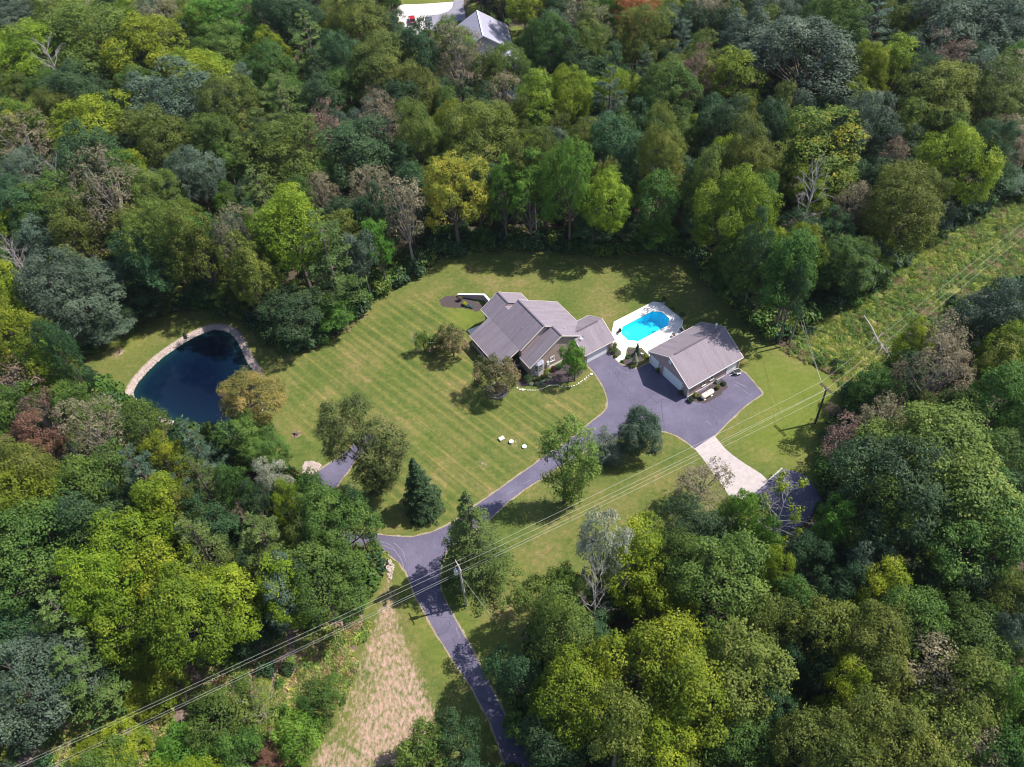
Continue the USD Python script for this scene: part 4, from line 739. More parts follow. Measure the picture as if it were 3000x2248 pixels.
# loungers and chairs along the deck edge
def lounger(u, v, label):
    q = uv(u, v); p = thing('sun_lounger', label, 'lounger', (q[0], q[1], .07), YAW + math.radians(90), group='loungers on the pool deck')
    part(p, 'frame', cat_([box(-.95, -.33, .26, .95, -.28, .32), box(-.95, .28, .26, .95, .33, .32), box(.9, -.28, .26, .95, .28, .32)]), 'white_paint')
    for x in (-.8, .75):
        for y in (-.305, .305): part(p, 'leg', box(x - .03, y - .025, 0, x + .03, y + .025, .258), 'white_paint')
    for k in range(9): part(p, 'slat', box(-.93 + k * .13, -.27, .29, -.83 + k * .13, .27, .315), 'white_paint')
    part(p, 'backrest', beam((.25, 0, .36), (.85, 0, .80), .54, .04), 'dark_cushion')
lounger(78.1, 73.6, 'white sun lounger with dark back on the pool deck, the farther one'); lounger(76.2, 73.4, 'white sun lounger with dark back on the pool deck, second from the far end')
def chair(u, v, label):
    q = uv(u, v); p = thing('deck_chair', label, 'chair', (q[0], q[1], .07), YAW + math.radians(160), group='chairs on the pool deck')
    part(p, 'seat', box(-.28, -.28, .38, .28, .28, .43), 'dark_cushion'); part(p, 'backrest', beam((.26, 0, .45), (.42, 0, .95), .52, .04), 'dark_cushion')
    for x in (-.25, .25):
        for y in (-.25, .25): part(p, 'leg', box(x - .02, y - .02, 0, x + .02, y + .02, .378), 'black_metal')
    for y in (-.3, .3): part(p, 'armrest', box(-.25, y - .03, .62, .3, y + .03, .66), 'black_metal')
chair(72.6, 73.2, 'dark deck chair by the outbuilding eave, the farther one'); chair(70.9, 73.0, 'dark deck chair by the outbuilding eave, the nearer one')

# propane tank
q = uv(71.5, 59.9); tk = thing('propane_tank', 'cream horizontal propane tank on mulch before the outbuilding', 'propane tank', (q[0], q[1], .04), YAW)
m = trimesh.creation.capsule(height=1.75, radius=.47, count=[24, 24]); m.apply_transform(trimesh.transformations.rotation_matrix(np.pi / 2, (0, 1, 0))); m.apply_translation((-m.bounds[:, 0].mean(), 0, .68))
part(tk, 'vessel', m, 'tank_paint', smooth=True)
for x in (-.75, .75):
    for y in (-.28, .28): part(tk, 'leg', box(x - .08, y - .06, 0, x + .08, y + .06, .36), 'cream_trim')
    part(tk, 'footing', box(x - .2, -.45, -.02, x + .2, .45, .05), 'concrete')
part(tk, 'valve_dome', tube([(0, 0, 1.12), (0, 0, 1.27)], [.17, .15], 14), 'galvanised'); part(tk, 'gauge', tube([(.35, 0, 1.12), (.35, 0, 1.2)], .06, 8), 'black_metal')
# small dump cart on the apron
q = at(*pp('K', 1705, 1015)); ct = thing('garden_cart', 'small dark garden trailer with silver rims by the side garage door', 'trailer', (q[0], q[1], .033), math.radians(14))
part(ct, 'tub', trimesh.convex.convex_hull(np.array([(x * s, y * s, z) for x in (-.62, .62) for y in (-.4, .4) for z, s in ((.32, .85), (.66, 1.))])), 'black_metal')
part(ct, 'tub_rim', cat_([box(-.66, -.44, .663, .66, -.39, .70), box(-.66, .39, .663, .66, .44, .70), box(-.66, -.39, .663, -.61, .39, .70), box(.61, -.39, .663, .66, .39, .70)]), 'galvanised')
part(ct, 'drawbar', tube([(-.5, 0, .3), (-1.2, -.1, .25), (-1.5, -.15, .12)], .035), 'white_paint'); part(ct, 'fender', cat_([box(-.3, -.62, .5, .5, -.47, .54), box(-.3, .47, .5, .5, .62, .54)]), 'white_paint')
for y in (-.54, .54):
    wh = part(ct, 'wheel', tube([(.1, y - .07, .24), (.1, y + .07, .24)], .24, 16), 'rubber'); part(wh, 'rim', tube([(.1, y - .075, .24), (.1, y + .075, .24)], .12, 12), 'galvanised')
# septic lids on the lawn
q = gnd('S', [(940, 760)])[0]; b_ = thing('concrete_box', 'square grey concrete access box on the lawn, left of two white lids', 'access box', (q[0], q[1], 0), YAW); part(b_, 'riser', box(-.42, -.32, -.05, .42, .32, .26), 'grey_box'); part(b_, 'lid', box(-.46, -.36, .263, .46, .36, .33), 'grey_box')
for x, y, h, lab in ((1095, 815, .34, 'round white septic lid nearer the square concrete box'), (1305, 888, .2, 'round white septic lid farther from the square concrete box')):
    q = gnd('S', [(x, y)])[0]; b_ = thing('septic_lid', lab, 'septic lid', (q[0], q[1], 0)); part(b_, 'riser', tube([(0, 0, -.05), (0, 0, h)], .33, 24), 'grey_box'); part(b_, 'lid', trimesh.creation.revolve(np.array([(0, h + .12), (.2, h + .10), (.37, h + .05), (.38, h + .003), (0, h + .003)])[::-1], sections=24), 'lid_white', smooth=40)
# stump, log, fallen trunk, pond pipe
q = gnd('C', [(1345, 950)])[0]; sp = thing('tree_stump', 'weathered brown stump on the lawn right of the pond', 'stump', (q[0], q[1], 0)); part(sp, 'stump_wood', tube([(0, 0, -.05), (.03, 0, .2), (.05, .02, .5)], [.55, .36, .30], 12), 'bark', smooth=40); part(sp, 'root', cat_([tube([(0, 0, .15), (.5 * math.cos(t), .5 * math.sin(t), .1), (1.0 * math.cos(t), 1.0 * math.sin(t), -.02)], [.18, .12, .04], 7) for t in (.3, 1.5, 2.9, 4.4)]), 'bark'); part(sp, 'soil_ring', flat(Point(0, 0).buffer(.75, 10), .012), 'bare_soil')
q0, q1 = [np.array((*gnd('W', [p_])[0], .3)) for p_ in ((705, 665), (905, 675))]
solo('log', tube([q0, (q0 + q1) / 2 + [0, 0, .05], q1], [.13, .17, .2], 10), 'pale_log', 'pale bleached log lying among the small trees left of the house', 'log', smooth=40)
f0, f1, f2 = [np.array((*gnd('F', [p_])[0], z)) for p_, z in (((1028, 850), .9), ((1110, 985), .7), ((1190, 1095), .5))]
ft = thing('fallen_trunk', 'bleached fallen dead tree lying across the meadow under the power lines', 'fallen tree')
part(ft, 'trunk', tube([f0, (f0 + f1) / 2 + [.1, 0, .1], f1, (f1 + f2) / 2, f2], [.15, .14, .115, .08, .03], 9), 'dead_wood', smooth=40)
bm = []; g = np.random.default_rng(8)
for t in np.linspace(.45, .95, 16):
    s0 = f0 + (f2 - f0) * t + [0, 0, .05]; d = unit((f2 - f0) * .04 + g.normal(size=3) * [.8, .8, .35] + [0, 0, .25]); bm.append(tube([s0, s0 + d * g.uniform(.8, 1.6), s0 + d * g.uniform(1.7, 2.9) + [0, 0, g.uniform(-.4, .1)]], [.05, .035, .012], 5))
part(ft, 'branch', cat_(bm), 'grey_wood')
q = np.array((*gnd('C', [(692, 378)])[0], .1)); e = unit(np.array([*POND.centroid.coords[0], 0]) - np.array([*q[:2], 0]))
cu = thing('drain_pipe', 'dark drain pipe mouth in the stone band at the pond far edge', 'pipe'); 
rings = []
for rr in (.3, .25): rings.append(tube([q - e * .8 + [0, 0, .05], q + e * .3], rr, 16, cap=False))
part(cu, 'pipe_wall', cat_(rings), 'black_metal'); part(cu, 'headwall', box(q[0] - .6, q[1] - .05, -.3, q[0] + .6, q[1] + .1, .0), 'grey_box')

# ================================================================ POLES AND LINES
def pole(name, base, h, lean, arm_dir, arms, label, mat, extras=True):
    p = thing(name, label, 'utility pole', (base[0], base[1], 0))
    top = np.array([lean[0], lean[1], h])
    part(p, 'shaft', tube([(0, 0, -.1), top * .5, top], [.19, .16, .12], 12), mat, smooth=40)
    d = unit(np.array([*arm_dir, 0.])); n = np.array([-d[1], d[0], 0]); pts = []
    for off, zz, half, inner in arms:
        c = top * ((h + zz) / h) + n * off
        part(p, 'crossarm', beam(c - d * half, c + d * inner, .1, .12), mat)
        for s in (-half, -half * .15 if len(arms) == 1 else 0, inner):
            q = c + d * (s * .96)
            part(p, 'insulator', tube([q + [0, 0, .0], q + [0, 0, .12], q + [0, 0, .2]], [.05, .07, .03], 8), 'ceramic', smooth=40); pts.append(np.array([*base, 0.]) + q + [0, 0, .2])
    return p, top + np.array([*base, 0.]), pts, d, n
P1 = np.array(at(*pp('Q', 715, 1020))[:2]); P2 = np.array(at(*pp('T', 965, 1210))[:2]); P3 = np.array(at(*pp('F', 606, 998))[:2])
def reach(base, target):          # height and lean of a pole top seen at the pixel TARGET
    hs_ = np.linspace(4, 16, 241); k = min(hs_, key=lambda h: np.linalg.norm(px((*base, h)) - np.array(target))); t = at(*target, k); return k, (t[0] - base[0], t[1] - base[1])
h1, l1 = reach(P1, pp('Q', 548, 232)); h2, l2 = reach(P2, pp('T', 1225, 425)); h3, l3 = reach(P3, pp('F', 671, 803))
ends = lambda z, reg, p_: at(*pp(reg, *p_), z)
a1 = ends(h1, 'Q', (512, 172))[:2] - ends(h1, 'Q', (640, 402))[:2]
p1, t1, i1, d1, n1 = pole('utility_pole', P1, h1, l1, -a1, [(0, -.25, .95, np.linalg.norm(a1) - 1.0)], 'grey utility pole with transformer beside the driveway junction', 'grey_wood')
tc = np.array([l1[0], l1[1], h1]) * .86 - n1 * .0 + np.array([-.5, -.1, 0])
tf = part(p1, 'transformer', tube([tc + [0, 0, -.5], tc + [0, 0, .45], tc + [0, 0, .52]], [.27, .27, .2], 16), 'galvanised', smooth=40)
part(tf, 'bushing', cat_([tube([tc + [dx, .05, .5], tc + [dx, .05, .78]], [.05, .03], 8) for dx in (-.1, .12)]), 'ceramic'); part(p1, 'transformer_bracket', tube([tc, np.array([l1[0], l1[1], h1]) * .86], .05), 'galvanised')
part(p1, 'cutout', tube([np.array([l1[0] - .3, l1[1], h1 - .2]), np.array([l1[0] - .45, l1[1] - .05, h1 - .75])], .05), 'ceramic')
a2 = ends(h2, 'T', (1110, 292))[:2] - ends(h2, 'T', (1375, 525))[:2]
p2, t2, i2, d2, n2 = pole('utility_pole', P2, h2, l2, -a2, [(.14, -.15, np.linalg.norm(a2) * .5, np.linalg.norm(a2) * .5), (-.14, -.15, np.linalg.norm(a2) * .5, np.linalg.norm(a2) * .5)], 'dark brown utility pole with double crossarm on the lawn right of the asphalt', 'dark_wood')
part(p2, 'brace', cat_([tube([np.array([l2[0], l2[1], h2 - 1.0]), np.array([l2[0], l2[1], h2 - .3]) + d2 * s], .025, 6) for s in (-1.1, 1.1)]), 'galvanised')
p3, t3, i3, d3, n3 = pole('utility_pole', P3, h3, l3, (1, .2), [(0, -.4, .5, .5)], 'brown utility pole at the wood edge right of the outbuilding', 'wood_pole')
def wire(label, pts, sag=.02, r=.011, name='power_line'):
    pts = [np.array(q, float) for q in pts]; out = []
    for a, b in zip(pts[:-1], pts[1:]):
        L = np.linalg.norm(b - a); ts = np.linspace(0, 1, 13)
        out += [a + (b - a) * t - np.array([0, 0, 4 * sag * L * t * (1 - t)]) for t in ts]
    solo(name, tube(out, r, 5), 'wire_metal', label, 'power line', 'overhead power lines', smooth=True)
# far ends out of view, as seen at the frame edge
wl = [ends(9.0, 'D', (45, 1372)), ends(9.0, 'D', (85, 1372)), ends(7.2, 'D', (150, 1340)), ends(6.8, 'D', (240, 1322))]
wl = [ends(h1 + .1, 'Q', (510, 165))] and wl
st1 = [np.array(ends(h1 + .1, 'Q', (510, 168))), np.array(ends(h1 + .35, 'Q', (545, 243))), np.array(ends(h1 * .80, 'Q', (572, 362))), np.array(ends(h1 * .77, 'Q', (578, 400)))]
e2 = [np.array(ends(h2 + .05, 'T', (1110, 290))), np.array(ends(h2 + .3, 'T', (1225, 452))), np.array(ends(h2 - .5, 'T', (1215, 470))), np.array(ends(h2 + .05, 'T', (1370, 525)))]
def extend(a, b, L): a, b = np.array(a), np.array(b); return b + unit(b - a) * L
w0 = [np.array(ends(z, 'D', q)) for z, q in ((h1 + .1, (60, 1358)), (h1 + .35, (118, 1345)), (h1 * .8, (330, 1310)), (h1 * .77, (380, 1300)))]
for k, (lab, order) in enumerate(zip(('topmost conductor from the pole by the driveway down to the lower left', 'second conductor from the pole by the driveway to the lower left', 'third conductor from the pole by the driveway to the lower left', 'lowest line from the pole by the driveway to the lower left'), range(4))):
    wire(lab, [st1[k], extend(st1[k], w0[k], 12)], .004)
for k, lab in enumerate(('farthest conductor between the two roadside poles', 'second conductor between the two roadside poles', 'third line between the two roadside poles', 'nearest line between the two roadside poles')):
    wire(lab, [st1[k], e2[k]], .006)
e3 = [np.array(ends(h2 + 1, 'M', q)) for q in ((1950, 8), (1958, 62), (1958, 120))]
for k, (a, lab) in enumerate(((0, 'upper conductor over the meadow right of the double crossarm pole'), (1, 'middle conductor over the meadow right of the double crossarm pole'), (3, 'lower conductor over the meadow right of the double crossarm pole'))):
    wire(lab, [e2[a], extend(e2[a], e3[k], 15)], .004)
s3 = np.array([*P3, 0]) + [l3[0], l3[1], h3 - .3]
wire('left service line from the wood edge pole to the double crossarm pole', [s3 + [-.25, 0, 0], np.array(ends(h2 - 1.2, 'T', (1180, 505)))], .012, .013); wire('right service line from the wood edge pole to the double crossarm pole', [s3 + [.25, 0, 0], e2[0] + [0, 0, -.1]], .012, .013)
wire('steel guy wire staked in the grass right of the driveway pole', [np.array([*P1, 0]) + np.array([l1[0], l1[1], h1]) * .74, at(*pp('Q', 1290, 1360))], 0, .014, 'guy_wire')

HAZE = .00003
# ================================================================ TREES
LEAF = {  # ramp from shaded inner leaf to fresh outer leaf (real leaf colours)
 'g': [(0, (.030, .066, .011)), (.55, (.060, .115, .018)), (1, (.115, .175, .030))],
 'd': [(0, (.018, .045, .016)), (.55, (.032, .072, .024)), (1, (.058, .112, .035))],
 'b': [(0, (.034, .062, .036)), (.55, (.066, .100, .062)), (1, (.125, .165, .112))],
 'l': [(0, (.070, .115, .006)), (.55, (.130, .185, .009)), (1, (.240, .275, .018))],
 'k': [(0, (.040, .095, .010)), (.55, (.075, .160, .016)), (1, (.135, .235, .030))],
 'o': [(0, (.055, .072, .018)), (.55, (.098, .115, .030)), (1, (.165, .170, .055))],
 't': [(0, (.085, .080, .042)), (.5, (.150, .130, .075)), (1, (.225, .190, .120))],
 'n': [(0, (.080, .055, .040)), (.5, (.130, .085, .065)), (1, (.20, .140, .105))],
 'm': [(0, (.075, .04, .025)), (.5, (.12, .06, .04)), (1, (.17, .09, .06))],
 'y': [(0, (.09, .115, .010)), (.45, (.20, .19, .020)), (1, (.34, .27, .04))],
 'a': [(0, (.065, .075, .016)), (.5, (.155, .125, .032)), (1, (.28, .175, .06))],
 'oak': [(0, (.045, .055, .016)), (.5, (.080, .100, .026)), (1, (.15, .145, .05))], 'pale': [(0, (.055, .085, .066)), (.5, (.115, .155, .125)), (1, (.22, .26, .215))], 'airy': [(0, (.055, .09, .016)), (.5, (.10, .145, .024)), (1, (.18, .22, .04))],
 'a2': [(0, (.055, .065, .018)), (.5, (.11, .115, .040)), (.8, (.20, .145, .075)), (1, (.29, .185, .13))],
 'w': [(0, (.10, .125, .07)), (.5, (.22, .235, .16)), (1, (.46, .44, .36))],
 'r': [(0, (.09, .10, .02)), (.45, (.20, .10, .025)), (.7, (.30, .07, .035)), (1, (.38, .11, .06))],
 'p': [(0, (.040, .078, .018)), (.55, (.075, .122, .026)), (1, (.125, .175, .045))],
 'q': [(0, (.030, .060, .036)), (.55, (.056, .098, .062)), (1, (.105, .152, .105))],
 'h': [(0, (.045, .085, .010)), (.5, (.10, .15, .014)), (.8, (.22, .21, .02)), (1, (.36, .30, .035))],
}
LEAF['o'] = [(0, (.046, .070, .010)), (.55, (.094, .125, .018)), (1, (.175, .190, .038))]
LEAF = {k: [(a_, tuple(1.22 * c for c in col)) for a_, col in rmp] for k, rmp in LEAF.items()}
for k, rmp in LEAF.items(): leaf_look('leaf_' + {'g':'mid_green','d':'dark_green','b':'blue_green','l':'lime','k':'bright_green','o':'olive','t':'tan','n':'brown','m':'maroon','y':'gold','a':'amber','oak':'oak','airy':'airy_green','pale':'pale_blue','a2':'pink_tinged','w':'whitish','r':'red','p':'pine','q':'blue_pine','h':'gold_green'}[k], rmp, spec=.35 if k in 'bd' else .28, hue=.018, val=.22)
LN = {'g':'mid_green','d':'dark_green','b':'blue_green','l':'lime','k':'bright_green','o':'olive','t':'tan','n':'brown','m':'maroon','y':'gold','a':'amber','oak':'oak','airy':'airy_green','pale':'pale_blue','a2':'pink_tinged','w':'whitish','r':'red','p':'pine','q':'blue_pine','h':'gold_green'}
class_root = '/World/tree_kinds'
stage.CreateClassPrim(class_root)

def crown_round(g, r, H, cb, nl, puff_r, leaf, tall, dens=1.0, spread=.62, smooth_=False):
    c = (H - cb) / 2; zc = cb + c
    ph = g.uniform(0, 6.28); k = np.arange(nl)
    z = 1 - (k + .5) / nl * 1.55; t = ph + k * 2.39996 + g.normal(0, .25, nl)
    s = np.sqrt(np.clip(1 - z * z, 0, 1)); D = np.column_stack([s * np.cos(t), s * np.sin(t), z])
    ell = np.array([r, r, c]); LC = D * ell * g.uniform(spread - (.05 if smooth_ else .18), spread + (.05 if smooth_ else .20), (nl, 1)) + [0, 0, zc]
    LC = np.vstack([LC, [[0, 0, zc + c * .25]]]); lr = np.append(np.clip(g.normal(.33, .09, nl), .18, .5) * r, .42 * r)
    an = g.uniform(0, np.pi); st = np.array([[math.cos(an), math.sin(an)], [-math.sin(an), math.cos(an)]]); q = LC[:, :2] @ st.T; q *= [1.10, .90]; LC[:, :2] = q @ st
    LE = np.column_stack([lr, lr, lr * (1.0 if not tall else 1.25)])
    PC, PN, PT = [], [], []
    for i in range(len(LC)):
        npf = int(dens * 15 * (lr[i] / puff_r) ** 2 * .42) + 6
        d = unit(g.normal(size=(npf, 3)) + unit(LC[i] - [0, 0, zc - c * .3]) * .8)
        P = LC[i] + d * LE[i] * g.uniform(.72, 1.1, (npf, 1))
        hid = np.zeros(npf, bool)
        for j in range(len(LC)):
            if j != i: hid |= (((P - LC[j]) / LE[j]) ** 2).sum(1) < .55
        keep = ~hid | (g.random(npf) < .12)
        PC.append(P[keep]); PN.append(d[keep]); PT.append(np.full(keep.sum(), g.uniform(0, 1)))
    PC, PN, PT = np.vstack(PC), np.vstack(PN), np.concatenate(PT)
    n = len(PC); lf = max(6, int(3.0 * (puff_r / leaf) ** 2))
    idx = np.repeat(np.arange(n), lf); d = unit(g.normal(size=(len(idx), 3)) + PN[idx] * .55)
    pr = puff_r * g.uniform(.65, 1.3, n)[idx]
    C = PC[idx] + d * (pr * g.uniform(.35, 1.0, len(idx)))[:, None] * [1, 1, .7]
    N = unit(d * .55 + PN[idx] * .45 + [0, 0, .38] + g.normal(size=(len(idx), 3)) * .42)
    pt = g.uniform(0, 1, n)
    tint = np.clip(.38 * PT[idx] + .30 * pt[idx] + .32 * g.uniform(0, 1, len(idx)), 0, 1)
    return C, N, tint, LC, lr, zc, c
def finish_leaves(g, C, N, tint, leaf, asp=.62):
    V, F = leaf_cloud(g, C, N, leaf, asp); return trimesh.Trimesh(V, F, process=False), np.repeat(tint, 4)
def limbs(g, H, cb, LC, tr, sub=2):
    ms = [tube([(0, 0, -.3), (.05, .03, cb * .5), (0, 0, cb), (0, 0, cb + (H - cb) * .55)], [tr * 1.25, tr, tr * .8, tr * .3], 8)]
    for p in LC:
        z0 = cb * .75 + (p[2] - cb * .75) * g.uniform(.25, .5); s = np.array([0, 0, z0]); mid = s + (p - s) * .5 + [0, 0, -.06 * np.linalg.norm(p - s)]
        ms.append(tube([s, mid, p], [tr * .42, tr * .27, tr * .1], 5))
        for _ in range(sub):
            a = s + (p - s) * g.uniform(.5, .9); ms.append(tube([a, a + unit(p - s + g.normal(size=3) * 2.2) * g.uniform(.8, 1.8)], [tr * .12, tr * .04], 4))
    return cat_(ms)
def branchy(g, H, r, n1=13, depth=3, tr=.26, lean=.0, zb=.28):
    ms = [tube([(0, 0, -.3), (0, 0, H * .35), (.15, .1, H * .62), (.2, .1, H * .88)], [tr * 1.2, tr, tr * .6, tr * .2], 7)]; tips = []
    def grow(p, d, L, rad, lv):
        q = p + d * L * .5 + g.normal(size=3) * L * .06; e = q + unit(d + g.normal(size=3) * .22 + [0, 0, .12]) * L * .5
        ms.append(tube([p, q, e], [rad, rad * .72, rad * .38], 5 if lv > 1 else 4, cap=False)); tips.append(e); tips.append(q)
        if lv <= 0: return
        for _ in range(g.integers(3, 5)):
            a = p + (e - p) * g.uniform(.35, 1.0); grow(a, unit(d + g.normal(size=3) * .62 + [0, 0, .15]), L * g.uniform(.42, .62), rad * .5, lv - 1)
    for k in range(n1):
        z = H * (zb + (.9 - zb) * k / n1); t = k * 2.4 + g.normal(0, .3); up = .25 + .9 * k / n1
        grow(np.array([.1 * k / n1, 0, z]), unit(np.array([math.cos(t), math.sin(t), up])), r * (1.05 - .55 * (k / n1) ** 2) * .62, tr * .42 * (1.1 - .6 * k / n1), depth - 1)
    return cat_(ms), np.array(tips)
def pine_cloud(g, r, H, cb, lev, nb, leaf, plate=True, cone=False):
    C, N, T, BR = [], [], [], []
    for k in range(lev):
        f = k / (lev - 1); z = cb + (H - cb) * f
        R = r * ((1 - f) ** .8 * .97 + .05 if cone else (1 - f ** 2.2) * .75 + .28) * g.uniform(.85, 1.1)
        for j in range(max(4, int(nb * (1 - .5 * f)))):
            t = g.uniform(0, 6.28); Lr = R * g.uniform(.7, 1.08); tilt = (.10 if not cone else -.22) + g.normal(0, .08)
            m = int(26 * Lr / 3 + 8) * (2 if cone else 2); s = np.sqrt(g.uniform(.04, 1, m)) * Lr
            wd = (.34 if not cone else .30) * Lr * .5 * (1 - .55 * s / Lr) + .1
            off = g.normal(0, 1, m) * wd * .75
            P = np.column_stack([np.cos(t) * s - np.sin(t) * off, np.sin(t) * s + np.cos(t) * off, z + tilt * s + g.normal(0, .10, m) + (.10 * s if not cone else 0)])
            C.append(P); nn = unit(np.column_stack([np.cos(t) * .25 + g.normal(0, .45, m), np.sin(t) * .25 + g.normal(0, .45, m), np.full(m, .9)])); N.append(nn)
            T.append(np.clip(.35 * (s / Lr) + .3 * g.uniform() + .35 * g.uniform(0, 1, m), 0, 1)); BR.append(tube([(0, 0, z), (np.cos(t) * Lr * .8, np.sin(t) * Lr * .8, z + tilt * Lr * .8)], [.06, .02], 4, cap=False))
    return np.vstack(C), np.vstack(N), np.concatenate(T), BR
PROTO = {}
def proto(key, kind, shape, seed, r, H, cb):
    g = np.random.default_rng(seed); p = f'{class_root}/{key}'
    x = UsdGeom.Xform.Define(stage, p)
    big = r > 4.5; bark = 'bark'
    if shape in ('round', 'tall', 'open', 'lobed', 'dome'):
        nl = {'round': 20 if big else 13, 'tall': 18, 'open': 15, 'lobed': 9, 'dome': 34}[shape]; lf = .30 if big else .26
        C, N, T, LC, lr, zc, c = crown_round(g, r, H, cb, nl, .95 if big else .72, lf, shape == 'tall', {'open': .42, 'lobed': 1.25, 'dome': 1.3}.get(shape, .95), {'lobed': .72}.get(shape, .66), shape == 'dome')
        if shape == 'open': keep = g.random(len(C)) < .62; C, N, T = C[keep], N[keep], T[keep]; bark = 'grey_bark'
        m, t = finish_leaves(g, C, N, T, lf)
        tr = limbs(g, H, cb, LC, .05 * r + .08, 6 if shape == 'open' else 1)
    elif shape in ('pine', 'cone'):
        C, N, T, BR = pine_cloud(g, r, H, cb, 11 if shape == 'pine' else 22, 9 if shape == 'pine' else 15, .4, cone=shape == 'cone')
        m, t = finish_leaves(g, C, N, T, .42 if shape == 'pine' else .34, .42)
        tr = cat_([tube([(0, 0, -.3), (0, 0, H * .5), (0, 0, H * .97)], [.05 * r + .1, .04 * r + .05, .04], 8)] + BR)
    elif shape in ('bare', 'half'):
        wm, tips = branchy(g, H, r, 20, 3, .19, zb=.3)
        part(p, 'trunk', wm, 'dead_wood')
        if shape == 'half':
            sel = tips[(g.random(len(tips)) < .35) & (meshkit.fbm(tips * .22, 2, seed) > .52)]; k = 16
            idx = np.repeat(np.arange(len(sel)), k); d = unit(g.normal(size=(len(idx), 3))); C = sel[idx] + d * g.uniform(.1, .75, (len(idx), 1)); N = unit(d + [0, 0, .6])
            m, t = finish_leaves(g, C, N, g.uniform(0, 1, len(idx)), .36); part(p, 'crown', m, 'leaf_' + LN[kind], attrs={'tint': t})
        PROTO[key] = (p, r, H, cb); return
    part(p, 'trunk', tr, bark); part(p, 'crown', m, 'leaf_' + LN[kind], attrs={'tint': t})
    PROTO[key] = (p, r, H, cb)
sd = 100
VAR = {}
for kind, shapes in {'g': 'RRSSTBB', 'd': 'RSSTB', 'b': 'RRS', 'l': 'RRSTB', 'k': 'RSSTB', 'o': 'RRSSTToB', 't': 'OOooS', 'n': 'OoS', 'm': 'S', 'y': 'R', 'a': 'R', 'a2': 'BB', 'w': 'So', 'r': 'R', 'p': 'PP', 'q': 'PcP', 'h': 'R'}.items():
    for i, s in enumerate(shapes):
        sd += 1; key = f'{LN[kind]}_{ {"R": "broad", "S": "small", "T": "tall", "O": "open", "B": "low", "o": "thin", "P": "pine", "c": "spruce"}[s] }_{i}'
        shp, r, H, cb = {'B': ('round', 3.6, 8., .4), 'R': ('round', 6.0, 19., 4.5), 'S': ('round', 3.6, 13., 2.6), 'T': ('tall', 3.6, 19., 3.), 'O': ('open', 5.2, 18., 5.), 'o': ('open', 3.2, 14., 3.), 'P': ('pine', 4.6, 18., 3.), 'c': ('cone', 3.2, 10., .5)}[s]
        proto(key, kind, shp, sd, r, H, cb); VAR.setdefault((kind, s), []).append(key)
for i in range(2): proto(f'bare_{i}', None, 'bare', 300 + i, 5.0, 17., 5.); VAR.setdefault(('x', 'X'), []).append(f'bare_{i}')
proto('half_dead', 'l', 'half', 310, 6.0, 18., 5.); VAR[('e', 'X')] = ['half_dead']
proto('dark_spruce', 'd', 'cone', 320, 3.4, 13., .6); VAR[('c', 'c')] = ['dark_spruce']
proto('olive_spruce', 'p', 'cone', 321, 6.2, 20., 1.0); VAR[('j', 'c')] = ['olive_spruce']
proto('oak', 'o', 'lobed', 323, 6.2, 20., 2.5); VAR[('o', 'L')] = ['oak']
proto('round_spruce', 'q', 'dome', 322, 3.4, 8.0, .3); VAR[('i', 'R')] = ['round_spruce']

